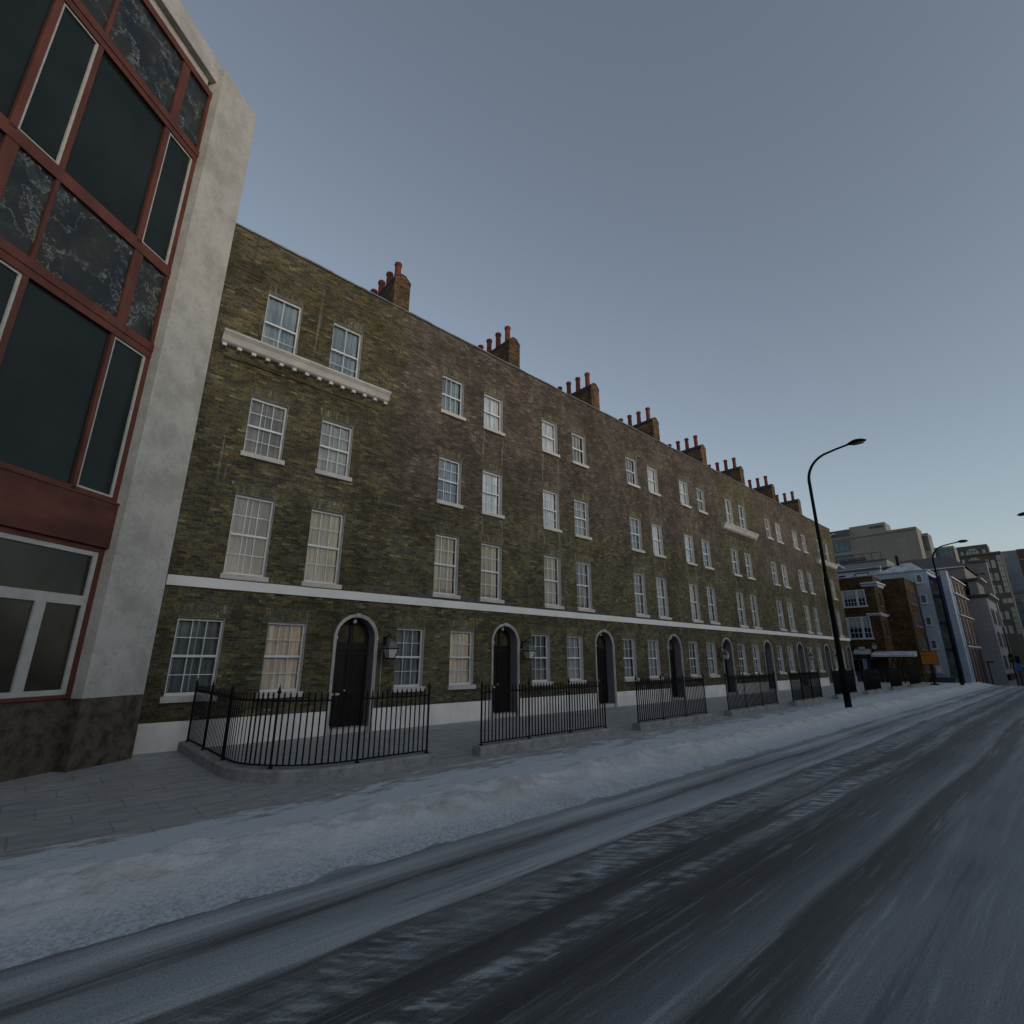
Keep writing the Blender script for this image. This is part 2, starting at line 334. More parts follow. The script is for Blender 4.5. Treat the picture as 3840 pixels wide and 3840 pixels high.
def mat_snow():
    t=NT('heaped_snow'); y=t.xyz()[1]
    n=t.noise(1.5,6,sc=(1,1,1),rough=.6); n2=t.ss(t.noise(14.,4),.55,.8)
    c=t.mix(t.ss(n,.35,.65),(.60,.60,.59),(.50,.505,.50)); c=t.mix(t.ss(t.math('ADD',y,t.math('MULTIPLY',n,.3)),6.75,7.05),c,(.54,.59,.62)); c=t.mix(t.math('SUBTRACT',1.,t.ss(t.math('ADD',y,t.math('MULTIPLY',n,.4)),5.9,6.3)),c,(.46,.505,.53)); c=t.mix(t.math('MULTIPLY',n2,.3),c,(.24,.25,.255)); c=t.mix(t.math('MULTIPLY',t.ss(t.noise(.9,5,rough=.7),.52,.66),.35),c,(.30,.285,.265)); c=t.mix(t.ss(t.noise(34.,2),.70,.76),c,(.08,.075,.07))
    roadside=t.math('SUBTRACT',1.,t.ss(y,5.55,6.1)); grit=t.ss(t.noise(26.,3),.45,.62)
    c=t.mix(t.math('MULTIPLY',t.math('MULTIPLY',roadside,grit),.4),c,(.14,.145,.15))
    t.bump(t.math('ADD',t.noise(3.,6,sc=(1.6,1,1)),t.math('MULTIPLY',t.noise(22.,3),.25)),.10,.7)
    return t.fin(c,.9,.2)
m_snow=mat_snow()
def mat_road():
    t=NT('snowy_asphalt'); p=t.xyz(); x=p[0]
    wob=t.node('ShaderNodeTexNoise',{'Vector':t.node('ShaderNodeCombineXYZ',{0:t.math('MULTIPLY',x,.10),1:0.,2:0.}).outputs[0],'Scale':1.,'Detail':2.}).outputs[0]
    y=t.math('ADD',p[1],t.math('MULTIPLY',t.math('SUBTRACT',wob,.5),.55))
    fine=t.noise(1.,6,sc=(.35,6.,1),rough=.65)
    fine2=t.noise(1.,5,sc=(.9,16.,1),rough=.7)
    y=t.math('ADD',y,t.math('MULTIPLY',t.ss(y,2.2,3.0,.12,1.),t.math('ADD',t.math('MULTIPLY',t.math('SUBTRACT',fine,.5),.42),t.math('MULTIPLY',t.math('SUBTRACT',fine2,.5),.22))))
    k=lambda v:(v+2.)/8.
    S=(.37,.395,.41);G=(.18,.19,.198);D=(.078,.080,.082);L=(.225,.24,.25)
    st=[(-2.,L),(-.6,G),(.2,L),(1.0,(.16,.178,.192)),(1.55,(.15,.166,.18)),(1.66,D),(1.98,(.05,.053,.05)),(2.06,G),(2.3,(.11,.12,.132)),(2.5,D),(2.78,(.045,.047,.048)),(2.98,(.08,.085,.09)),(3.15,L),(3.25,D),(3.42,(.05,.052,.05)),(3.58,(.10,.105,.11)),(3.8,L),(3.98,G),(4.1,(.07,.074,.076)),(4.22,S),(4.5,(.26,.295,.32)),(4.72,L),(4.82,D),(4.92,L),(5.15,S),(5.35,(.20,.22,.235)),(5.5,(.25,.275,.295)),(5.75,(.33,.36,.38))]
    c=t.ramp(t.math('DIVIDE',t.math('ADD',y,2.),8.),[(k(a),b) for a,b in st])
    # broken, ribbed slush between the wheel tracks
    diag=t.math('ADD',t.math('MULTIPLY',x,1.0),t.math('MULTIPLY',p[1],.9))
    rib=t.node('ShaderNodeTexNoise',{'Vector':t.node('ShaderNodeCombineXYZ',{0:t.math('MULTIPLY',diag,8.0),1:t.math('MULTIPLY',p[1],3.6),2:0.}).outputs[0],'Scale':1.,'Detail':4.,'Roughness':.6}).outputs[0]
    band=t.math('ADD',t.math('MULTIPLY',t.ss(y,3.45,3.6),t.math('SUBTRACT',1.,t.ss(y,3.95,4.15))),t.math('MULTIPLY',t.ss(y,2.95,3.05),t.math('SUBTRACT',1.,t.ss(y,3.2,3.3))))
    near=t.math('SUBTRACT',1.,t.ss(x,14.,30.,0.,.6))
    band=t.math('MULTIPLY',t.math('MULTIPLY',band,near),t.ss(t.noise(.9,4,sc=(.5,2.,1)),.38,.58,.25,1.))
    c=t.mix(band,c,t.ramp(rib,[(.38,(.05,.051,.052)),(.49,(.11,.115,.12)),(.58,(.29,.315,.335)),(.70,(.40,.42,.435))]))
    s1=t.noise(1.,6,sc=(.16,4.5,1),rough=.7); s2=t.noise(1.,5,sc=(.5,13.,1),rough=.7)
    c=t.mix(t.math('MULTIPLY',t.ss(s1,.52,.66),.5),c,(.045,.046,.048)); c=t.mix(t.math('MULTIPLY',t.ss(s2,.55,.70),.40),c,(.36,.39,.41))
    wet=t.math('SUBTRACT',1.,t.ss(s1,.34,.46)); c=t.mix(t.math('MULTIPLY',wet,.35),c,(.33,.36,.38))
    g=t.ss(t.noise(60.,2),.3,.7,.78,1.22); c=t.mix(1.,c,t.node('ShaderNodeCombineColor',{0:g,1:g,2:g}).outputs[0],'MULTIPLY')
    b=t.ss(t.noise(.5,5,sc=(.4,1,1)),.3,.7,.8,1.2); c=t.mix(1.,c,t.node('ShaderNodeCombineColor',{0:b,1:b,2:b}).outputs[0],'MULTIPLY')
    t.bump(t.math('ADD',fine,t.math('MULTIPLY',t.math('MULTIPLY',band,rib),1.5)),.03,.6)
    return t.fin(c,.6,.35)
m_road=mat_road()
m_ground=M_plain('winter_ground',(.16,.175,.19),.9,.3,.2)
# ------------------------------------------------------------------ setting
def zt(x): return 0. if x<61 else -.62*(x-61) if x<62.6 else -.992-.04*(x-62.6) if x<110 else -2.89
def sheet(name,x0,x1,y0,y1,mat,dz,nx,kind='structure'):
    mb=MB((0,0,0),(1,0),(0,1))
    xs=sorted(set([x0,x1]+[v for v in (61,62.6,110) if x0<v<x1]))
    for a,b in zip(xs,xs[1:]): mb.poly([(a,y0,zt(a)+dz),(b,y0,zt(b)+dz),(b,y1,zt(b)+dz),(a,y1,zt(a)+dz)])
    return tag(mb.build(name,mat),kind=kind)
sheet('ground',-60,900,-400,400,m_ground,-.16,1)
sheet('road',-30,400,-4.2,6.2,m_road,-.10,1)
pv=MB((0,0,0),(1,0),(0,1))
for a,b in ((-30,61),(61,62.6),(62.6,110),(110,200)):
    pv.poly([(a,6.0,zt(a)),(b,6.0,zt(b)),(b,30,zt(b)),(a,30,zt(a))]); pv.poly([(a,6.0,zt(a)-.12),(b,6.0,zt(b)-.12),(b,6.0,zt(b)),(a,6.0,zt(a))])
tag(pv.build('pavement',m_pave),kind='structure')
pv=MB((0,0,0),(1,0),(0,1)); pv.box(-30,61,-9,-4.2,-.13,0.); tag(pv.build('far_pavement',m_pave),kind='structure')
# snow bank along the kerb
from mathutils import noise as mn
sb=MB((0,0,0),(1,0),(0,1)); nx,ny=1500,34; X0,X1=-8.,61.
for i in range(nx+1):
    x=X0+(X1-X0)*(i/nx)
    c0=6.50+.14*mn.noise(Vector((x*.35,0,0)))
    for j in range(ny+1):
        f=j/ny; y=5.35+f*1.8
        e=(y-c0)
        h=math.exp(-(e/.34)**2) if e<0 else math.exp(-(e/.5)**2) 
        amp=.075*(1+.5*mn.noise(Vector((x*.8,3,0))))
        q=mn.fractal(Vector((x*1.7,y*1.5,1.)),1.,2.1,5)
        q2=mn.noise(Vector((x*4.2+y*2.5,y*3.,4.)))+.6*mn.noise(Vector((x*9.,y*8.,7.)))
        base=-.104+.11*sstep(5.5,6.15,y)
        edge=sstep(0,.14,f)*sstep(0,.2,1-f)
        z=base+edge*(.015+h*amp*(1+.7*q)+h*.045*q2+.024*q)
        if y>6.95: z-=.02*(y-6.95)/.2
        sb.v.append((x,y+.03*q*edge,z+zt(x)))
for i in range(nx):
    for j in range(ny):
        a=i*(ny+1)+j; sb.f.append((a,a+ny+1,a+ny+2,a+1)); sb.m.append(0); sb.sm.append(True)
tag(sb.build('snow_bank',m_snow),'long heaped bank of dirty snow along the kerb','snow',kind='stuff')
# ------------------------------------------------------------------ terrace
Y0=14.; ZR=14.03
DOOR=[6.09,11.84,17.62,23.42,29.27,35.15,41.05,47.0,52.9]
EDGE=[1.95]+[p+1.66 for p in DOOR[:-1]]+[54.45]
FL=[(1.13,2.887),(4.03,6.08),(7.245,8.947),(10.71,12.25)]
WW=.985
def frame_mesh(h,rows,cols,key):
    """sash window of size WW x h, origin at the opening's bottom left on the wall plane"""
    mb=MB(); D=-.14
    mb.box(0,.045,D-.05,D,0,h); mb.box(WW-.045,WW,D-.05,D,0,h); mb.box(.045,WW-.045,D-.05,D,h-.07,h); mb.box(.045,WW-.045,D-.05,D+.005,0,.07)
    a,b=.045,WW-.045; zm=h*.5
    mb.box(a,b,D-.045,D+.012,zm-.028,zm+.028)
    for k in range(1,cols):
        x=a+(b-a)*k/cols; mb.box(x-.009,x+.009,D-.03,D-.004,.07,zm-.028); mb.box(x-.009,x+.009,D-.035,D-.009,zm+.028,h-.07)
    for z0,z1,n in ((.07,zm-.028,rows[0]),(zm+.028,h-.07,rows[1])):
        for k in range(1,n):
            z=z0+(z1-z0)*k/n; mb.box(a,b,D-.028,D-.006,z-.009,z+.009)
    return mb.mesh('window',m_sash)
def pane_mesh(h):
    mb=MB(); mb.box(.05,WW-.05,-.164,-.160,.07,h-.06); return mb.mesh('pane',m_glass)
def curtain_or_room_mesh(h,mat,seed):
    mb=MB(); n=40; rnd=random.Random(seed); ph=rnd.random()*6
    for k in range(n):
        a=.04+(WW-.08)*k/n; b=.04+(WW-.08)*(k+1)/n
        f=lambda s: -.25+.018*math.sin(s*38+ph)+.010*math.sin(s*71+2*ph)
        mb.poly([(a,f(a),.02),(b,f(b),.02),(b,f(b),h-.02),(a,f(a),h-.02)],smooth=True)
    me=mb.mesh('curtain_or_room',mat); me.update()
    return me
def reveal_mesh(h):
    mb=MB(); t=.004
    mb.box(-.0,.0+t,-.19,-.001,0,h); mb.box(WW-t,WW,-.19,-.001,0,h); mb.box(t,WW-t,-.19,-.001,h-t,h); mb.box(t,WW-t,-.14,-.001,0,t)
    return mb.mesh('reveal',m_reveal)
def sill_mesh():
    mb=MB(); mb.prism([(-.02,-.13),(.085,-.13),(.095,-.12),(.095,-.012),(.088,0.002),(-.02,.008)],-.07,WW+.07); return mb.mesh('sill',m_sill)
def reflected_bars_mesh(h):
    mb=MB(); mb.box(.47,.487,-.215,-.205,.03,h-.03); mb.box(.05,WW-.05,-.215,-.207,h*.5-.035,h*.5-.02); mb.box(.075,.085,-.215,-.205,.03,h-.03); return mb.mesh('reflected_bars',m_bluebar)  # slim bars modelling the sash bars' reflection doubled in the glass
SILL=sill_mesh(); CACHE={}
def cached(key,fn):
    if key not in CACHE: CACHE[key]=fn()
    return CACHE[key]
# curtains or dark room panels per floor: (left, right)
CUR={'A':[('dark','cream'),('dim','tan'),('dim','green'),('blue','blue')],
     'B':[('dark','cream'),('tan','tan'),('blue','net'),('blue','net')],
     'C':[('dark','green'),('tan','dim'),('net','green'),('net','dark')],
     'D':[('dark','green'),('dark','green'),('blue','net'),('dark','net')],
     'E':[('dark','green'),('tan','dim'),('net','blue'),('net','dark')],
     'F':[('dark','green'),('dim','dark'),('dim','dark'),('green','blue')]}
KIND=['A','B','C','D','E','F','D','C','F']
HL=['first brick house, beside the pale stone pillar, white cornice below its top windows',
 'brick house with the second arched door, second from the pale stone pillar',
 'brick house with the third arched door, third from the pale stone pillar',
 'brick house with the fourth arched door, fourth from the pale stone pillar',
 'brick house with a lantern beside its door, fifth from the pale stone pillar',
 'middle terrace house with the second white cornice under its top windows',
 'brick house just past the middle corniced house, seventh from the pale stone pillar',
 'brick house two past the middle corniced house, next to last in the terrace',
 'last house of the terrace, its white cornice crossed by the lamp post']
LW,RW={},{}
def door_parts(root,xc,idx):
    """xc: centre of the arch, local"""
    r=.585; sp=2.53; D=-.36
    # reveal lining
    mb=MB(); pts=[(xc-r,0.)]+[(xc+r*math.cos(math.pi*(1-k/20)),sp+r*math.sin(math.pi*(1-k/20))) for k in range(21)]+[(xc+r,0.)]
    for p,q in zip(pts,pts[1:]):
        mb.poly([(p[0],-.001,p[1]),(p[0],D-.1,p[1]),(q[0],D-.1,q[1]),(q[0],-.001,q[1])])
    mb.build('door_reveal',m_doorreveal,root)
    # surround moulding
    mb=MB(); ro=r+.085; n=24
    def ring(a,b,d0,d1,z0,mat=0):
        for sx in (-1,1): mb.box(min(xc+sx*a,xc+sx*b),max(xc+sx*a,xc+sx*b),d0,d1,z0,sp)
        for k in range(n):
            w0=math.pi*k/n; w1=math.pi*(k+1)/n
            A=lambda rr,w,d:(xc+rr*math.cos(w),d,sp+rr*math.sin(w))
            mb.poly([A(a,w0,d1),A(b,w0,d1),A(b,w1,d1),A(a,w1,d1)]); mb.poly([A(b,w0,d0),A(b,w0,d1),A(b,w1,d1),A(b,w1,d0)],smooth=True); mb.poly([A(a,w0,d0),A(a,w0,d1),A(a,w1,d1),A(a,w1,d0)],smooth=True)
    ring(r-.004,r+.045,-.01,.035,0); ring(r+.045,ro,-.01,.055,0)
    for sx in (-1,1):
        c=xc+sx*(r+.04); mb.box(c-.058,c+.058,-.01,.068,sp-.05,sp+.03); mb.box(c-.055,c+.055,-.01,.065,0,.24)
    mb.plate([(xc-.05,sp+r-.01),(xc+.05,sp+r-.01),(xc+.065,sp+ro+.02),(xc-.065,sp+ro+.02)],-.01,.075)
    mb.build('door_surround',m_surround,root)
    mb=MB(); mb.box(xc-r+.002,xc+r-.002,-.45,.0,0.005,.13); mb.build('doorstep',m_sill,root)
    # door
    d=MB()
    pts=[(xc-r,.13)]+[(xc+r*math.cos(math.pi*(1-k/20)),sp+r*math.sin(math.pi*(1-k/20))) for k in range(21)]+[(xc+r,.13)]
    d.plate(pts,D-.06,D)
    lw=r-.06
    for sx in (-1,1):
        a,b=(xc-r+.07,xc-.06) if sx<0 else (xc+.06,xc+r-.07)
        for z0,z1 in ((.28,.62),(.74,1.05),(1.18,2.1)):
            for (p0,p1,q0,q1) in ((a,b,z0,z0+.035),(a,b,z1-.035,z1),(a,a+.035,z0+.035,z1-.035),(b-.035,b,z0+.035,z1-.035)): d.box(p0,p1,D,D+.022,q0,q1)
            d.box(a+.07,b-.07,D,D+.015,z0+.07,z1-.07)
    d.box(xc-.045,xc+.045,D,D+.035,.14,sp+r-.05); d.box(xc-r+.02,xc+r-.02,D,D+.04,2.2,2.3)
    do=d.build('door',m_door,root)
    # arched lights
    f=MB()
    for sx in (-1,1):
        q=[(xc+sx*.075,2.42)]+[(xc+sx*(.075+.36*math.sin(w)),2.50+.40*math.cos(w)) for w in [math.pi/2*k/8 for k in range(9)]]+[(xc+sx*.435,2.42)]
        if sx>0: q=q[::-1]
        f.plate(q,D-.001,D+.012)
    f.build('fanlight',mat_fan,do)
    h=MB(); h.lathe(xc-.07,D+.05,[(.012,1.06),(.03,1.075),(.03,1.10),(.012,1.115)],10); h.build('door_knob',m_brass,do)
    h=MB(); h.box(xc-.42,xc-.17,D,D+.028,.97-.0,1.03); h.build('letter_plate',m_brass,do)
    h=MB(); h.lathe(xc,-.16,[(.012,sp+r),(.015,sp+r-.06),(.055,sp+r-.075),(.06,sp+r-.13),(.035,sp+r-.17)],10); h.build('porch_light',m_lantglass,do)
mat_fan=mat_darkglass('fanlight_glass',(.05,.040,.022),.15,.3,4.)
def arch_part(root,x0,x1,z,h=.30):
    mb=MB(); mb.plate([(x0-.02,z),(x1+.02,z),(x1+.17,z+h),(x0-.17,z+h)],-.01,.004); mb.build('brick_arch',m_arch,root)
for i,dp in enumerate(DOOR):
    k=KIND[i]; e0,e1=EDGE[i],EDGE[i+1]
    root=empty('terraced_house',(e0,Y0,0),HL[i],'house','brick houses of the terrace')
    L=lambda v:v-e0
    xc=L(dp+.66); g=[L(dp-3.77),L(dp-1.77)]
    up={'A':(-3.0,-1.01),'B':(-2.53,-.53),'C':(-3.02,-1.02),'D':(-2.56,-.56),'E':(-3.07,-1.05),'F':(-3.06,-1.04)}[k]
    upx=[L(dp+up[0]),L(dp+up[1])]
    corn=k in 'AF'
    W=e1-e0; holes=[];wins=[]
    for fl in range(4):
        b,t=FL[fl]
        if fl==3 and corn: b,t=10.45,12.40
        if fl==1 and corn: b,t=3.98,6.11
        for j in (0,1):
            x=(g if fl==0 else upx)[j]; holes.append((x,x+WW,b,t)); wins.append((fl,j,x,b,t))
    wl=MB(); wall_grid(wl,0,W,0,ZR,holes,0,arches=[(xc,.585,2.53,0.)])
    wl.poly([(0,0,ZR),(W,0,ZR),(W,-.33,ZR),(0,-.33,ZR)]); wl.poly([(0,-.33,ZR),(W,-.33,ZR),(W,-.33,13.2),(0,-.33,13.2)])
    wl.poly([(0,-9,0),(W,-9,0),(W,-9,13.2),(0,-9,13.2)]); wl.poly([(0,0,0),(0,-9,0),(0,-9,13.2),(0,-.33,13.2),(0,-.33,ZR),(0,0,ZR)]); wl.poly([(W,0,0),(W,-9,0),(W,-9,13.2),(W,-.33,13.2),(W,-.33,ZR),(W,0,ZR)])
    wl.build('wall',m_brick,root)
    rf=MB(); rf.poly([(0,-.33,13.2),(W,-.33,13.2),(W,-9,13.2),(0,-9,13.2)]); rf.poly([(0,-.33,13.19),(W,-.33,13.19),(W,-4.6,13.6),(0,-4.6,13.6)]); rf.poly([(0,-4.6,13.6),(W,-4.6,13.6),(W,-9,13.21),(0,-9,13.21)]); rf.build('roof',m_roof,root)
    cp=MB()
    n=max(2,int(W/.9)); 
    for q in range(n):
        j=.006*((q*7+i*3)%5-2)*.6; cp.box(W*q/n+.002,W*(q+1)/n-.002,-.36,.045+j,ZR,ZR+.055+j)
    cp.build('coping',m_lead,root)
    sc_=MB(); sc_.box(.004,W-.002 if i<8 else W+.05,-.02,.055,3.594,3.832); sc_.build('string_course',m_string,root)
    pl=MB()
    pl.box(0,xc-.672,-.01,.03,0,.60); pl.box(xc+.672,W,-.01,.03,0,.60); pl.build('plinth',m_white,root)
    for (fl,j,x,b,t) in wins:
        h=t-b; loc=(x,0,b)
        rows=(2,2); cols=3
        if fl==3: rows,cols=(1,1),4
        if fl==3 and corn: rows,cols=(2,1),2
        if fl==1: rows=(2,2)
        wn=put('window',cached(('w',round(h,3),rows,cols),lambda:frame_mesh(h,rows,cols,0)),root,loc)
        put('pane',cached(('p',round(h,3)),lambda:pane_mesh(h)),wn)
        cu=CUR[k][fl][j]
        put('curtain_or_room',cached(('c',round(h,3),cu),lambda:curtain_or_room_mesh(h,m_cur[cu],hash(cu)%97 if False else len(cu)*7+fl)),wn)
        put('reveal',cached(('r',round(h,3)),lambda:reveal_mesh(h)),wn)
        put('reflected_bars',cached(('s',round(h,3)),lambda:reflected_bars_mesh(h)),wn)
        if not(fl==3 and corn): put('sill',SILL,wn)
        arch_part(root,x,x+WW,t,.30 if fl else .33)
    door_parts(root,xc,i)
    if corn:
        c0,c1=(upx[0]-.98,upx[1]+2.0) if k=='A' else (upx[0]-.98,upx[1]+WW+1.05)
        cm=MB(); cm.prism([(0,10.12),(.10,10.12),(.16,10.14),(.20,10.17),(.23,10.23),(.27,10.30),(.33,10.36),(.36,10.39),(.36,10.43),(0,10.50)],c0,c1)
        co=cm.build('cornice',m_cornice if 'm_cornice' in globals() else m_string,root)
        nd=14
        for q in range(nd):
            a=c0+.03+(c1-c0-.17)*q/(nd-1); dm=MB(); dm.box(0,.11,.0,.17,10.03,10.118); dm.build('bracket',m_cornice,co,(a,0,0))
        lm=MB(); lm.box(c0+.15,c1-.2,-.01,.035,9.80,9.84); lm.build('ledge',m_brick,root)
    if i in (1,2,3,4,6,7):
        rr=random.Random(i); a0=L(dp-3.5)+rr.random()*.2; a1=L(dp+.95)
        fm=MB(); pr=[(a0,3.834),(a1,3.834)]; 
        n=14
        for q in range(n+1):
            pr.append((a1-(a1-a0)*q/n, 3.97+.03*rr.random()-(.08 if q in(0,n) else 0)))
        fm.plate(pr,-.01,.006); fm.build('slate_strip',m_slate,root)
    if i in (0,5):
        fm=MB(); fm.box(L(dp+1.16),L(dp+1.52),-.01,.006,3.834,3.98); fm.build('slate_strip',m_slate,root)
    if i<8:
        # chimney: stack runs back from the parapet, four pots along it
        sx=dp+1.53-e0; hw=.33; f0,f1=-.45,-3.25
        st=MB(); 
        prof=[(sx-hw,12.9),(sx+hw,12.9),(sx+hw,15.72),(sx+hw*.28,15.93),(sx-hw*.28,15.93),(sx-hw,15.74)]
        st.plate(prof,f1,f0)
        so=st.build('chimney_stack',m_stack,root)
        cap=MB(); cap.plate([(sx-hw-.012,15.60),(sx-hw,15.60),(sx-hw,15.74),(sx-hw*.28,15.935),(sx+hw*.28,15.935),(sx+hw,15.72),(sx+hw,15.60),(sx+hw+.012,15.60),(sx+hw+.012,15.735),(sx+hw*.3,15.965),(sx-hw*.3,15.965),(sx-hw-.012,15.75)],f1-.01,f0+.012)
        cap.build('mortar_cap',m_cap if 'm_cap' in globals() else m_lead,so)
        for q in range(4):
            pm=MB(); rz=random.Random(i*9+q); s_=1+.04*rz.random()
            pm.lathe(0,0,[(.135,0),(.128,.10),(.118,.62*s_),(.122,.70*s_),(.145,.72*s_),(.15,.79*s_),(.135,.83*s_),(.10,.83*s_),(.10,.70)],14)
            pm.build('chimney_pot',m_pot,so,(sx,.92+.66*q,15.93))
# joint cables
# ------------------------------------------------------------------ wall lanterns
def lantern(name,x,y,z,label,group,rz=0,scale=1.):
    root=empty(name,(x,y,z),label,'lantern',group,rz)
    root.scale=(scale,)*3
    # origin: on the wall at the height of the lantern's waist; lantern hangs .4 m out (towards -y)
    b=MB(); b.box(-.05,.05,0,.02,.16,.42); b.tube([(0,.02,.36),(0,.12,.40),(0,.25,.43),(0,.36,.40),(0,.40,.34),(0,.40,.28)],.014,6)
    b.tube([(0,.02,.20),(0,.10,.22),(0,.18,.30),(0,.20,.38),(0,.15,.40),(0,.12,.36)],.010,6); b.tube([(0,.25,.43),(.04,.27,.47),(.0,.30,.49),(-.04,.27,.46)],.009,5)
    b.build('bracket',m_black,root)
    c=MB(); c.lathe(0,.40,[(.02,.30),(.05,.26),(.115,.235),(.155,.17),(.165,.13),(.235,.085),(.24,.06),(.23,.055)],4,ph=.5,smooth=False); c.lathe(0,.40,[(.03,.25),(.03,.30),(.012,.34)],8); c.build('cap',m_lead2,root)
    g=MB(); g.lathe(0,.40,[(.125,-.20),(.218,.05)],4,ph=.5,smooth=False); g.build('glass',m_lantglass,root)
    f=MB()
    for q in range(4):
        w=math.pi/2*(q+.5); f.tube([(.13*math.cos(w),.40+.13*math.sin(w),-.21),(.225*math.cos(w),.40+.225*math.sin(w),.055)],.011,5)
    f.lathe(0,.40,[(.14,-.235),(.145,-.20),(.13,-.195)],4,ph=.5,smooth=False); f.lathe(0,.40,[(.22,.045),(.245,.05),(.245,.075),(.22,.08)],4,ph=.5,smooth=False)
    f.build('frame',m_black,root); return root
m_lead2=M_plain('weathered_lantern_cap',(.11,.12,.12),.5,.35,12.)
for x,l in ((7.66,'black wall lantern between the first arched door and the nearest net of railings'),(13.32,'black wall lantern just right of the second arched door'),(28.85,'black wall lantern hanging in front of the fifth arched door'),(42.55,'black wall lantern just right of the seventh arched door'),(48.55,'farthest black wall lantern, right of the eighth arched door')):
    lantern('wall_lantern',x,Y0,2.18,l,'lanterns on the terrace wall')
cb=MB(); cb.tube([(7.60,.012,0.6),(7.60,.012,2.2)],.008,5); tag(cb.build('cable',m_whiteframe,None,(0,Y0,0)),'thin pale cable running down the wall under the nearest lantern','cable')
# ------------------------------------------------------------------ railings
def baluster():
    mb=MB(); mb.lathe(0,0,[(.0148,.235),(.0148,1.235)],6); mb.lathe(0,0,[(.014,1.262),(.024,1.275),(.024,1.287),(.013,1.30),(.019,1.325),(.014,1.37),(.003,1.40)],6)
    return mb.mesh('bar',m_black)
def post():
    mb=MB(); mb.lathe(0,0,[(.05,.185),(.045,.20),(.023,.215),(.021,.24),(.021,1.33),(.024,1.34),(.016,1.355),(.036,1.39),(.036,1.41),(.015,1.435),(.022,1.45),(.012,1.475),(.003,1.53)],8)
    return mb.mesh('post',m_black)
BAR=baluster(); POST=post()
def run(path,label):
    """path: list of (x,y); kerb stone and railing along it"""
    P=[Vector(p) for p in path]; seg=[(b-a).length for a,b in zip(P,P[1:])]; tot=sum(seg)
    def at(s):
        for a,b,l in zip(P,P[1:],seg):
            if s<=l+1e-6: return a+(b-a)*(s/l),(b-a).normalized()
            s-=l
        return P[-1],(P[-1]-P[-2]).normalized()
    o0=P[-1]
    root=empty('railing',(o0.x,o0.y,0),label,'railing','black iron railings on low stone kerbs')
    loc=lambda p,z=0:(p[0]-o0.x,p[1]-o0.y,z)
    kb=MB((0,0,0),(1,0),(0,1)); rows=[]; n=max(8,int(tot/.12)); ds=(-.135,-.13,-.11,.11,.13,.135)
    for k in range(n+1):
        p,T=at(tot*k/n); N=Vector((-T.y,T.x)); r=[]
        for d,z in ((-.14,-.05),(-.14,.155),(-.118,.185),(.118,.19),(.14,.16),(.14,-.05)):
            jx=.006*mn.noise(Vector((p.x*6+d*9,p.y*6,z*5))); q=p+N*(d+jx); r.append((q.x-o0.x,q.y-o0.y,z+(.007*mn.noise(Vector((p.x*3,p.y*3,d*9))) if z>0 else 0)))
        rows.append(r)
    for a,b in zip(rows,rows[1:]):
        for q in range(5): kb.poly([a[q],b[q],b[q+1],a[q+1]])
    kb.poly(rows[0][::-1]); kb.poly(rows[-1])
    kb.build('stone_kerb',m_kerb,root)
    m=.12; np_=max(2,round((tot-2*m)/1.32)); ps=[m+(tot-2*m)*k/np_ for k in range(np_+1)]
    for s in ps: put('post',POST,root,loc(at(s)[0]))
    nb=0
    for a,b in zip(ps,ps[1:]):
        c=round((b-a)/.104)
        for k in range(1,c):
            q=at(a+(b-a)*k/c)[0]; o=put('bar',BAR,root,loc(q)); nb+=1
            if q.x<3.0: o.scale=(.55,.55,1)      # slimmer bars on the return towards the wall
    for z,nm,h in ((.235,'bottom_rail',.012),(1.248,'top_rail',.014)):
        rl=MB((0,0,0),(1,0),(0,1)); q=[]
        K=max(2,int(tot/.15))
        for k in range(K+1):
            p,T=at(m+(tot-2*m)*k/K); N=Vector((-T.y,T.x)); q.append([(*(p+N*d-o0),zz) for d,zz in ((-.017,z-h),(.017,z-h),(.017,z+h),(-.017,z+h))])
        for a,b in zip(q,q[1:]):
            for j in range(4): rl.poly([a[j],b[j],b[(j+1)%4],a[(j+1)%4]])
        rl.poly(q[0][::-1]); rl.poly(q[-1]); rl.build(nm,m_black,root)
YR=9.045
arc=[(2.89,13.93),(2.89,10.62)]+[(4.4-1.51*math.cos(R(a)),10.60-1.555*math.sin(R(a))) for a in range(6,91,6)]+[(6.15,YR)]
run(arc,'nearest railing, curving round from the terrace wall in front of the first arched door')
for (a,b),l in zip(((7.28,11.83),(13.13,17.4),(18.82,23.55),(25.05,29.1),(30.9,34.9),(36.35,40.2),(42.6,45.9),(48.27,52.1)),
  ('first straight railing, overlapping the second arched door','second straight railing, overlapping the fourth arched door','third straight railing, overlapping the sixth arched door','fourth straight railing, left of the near lamp post','fifth straight railing, behind the near lamp post','first railing to the right of the near lamp post','second railing to the right of the near lamp post','third and farthest railing, on the snowy pavement near the orange sign')):
    run([(a,YR),((a+b)/2,YR),(b,YR)],l)
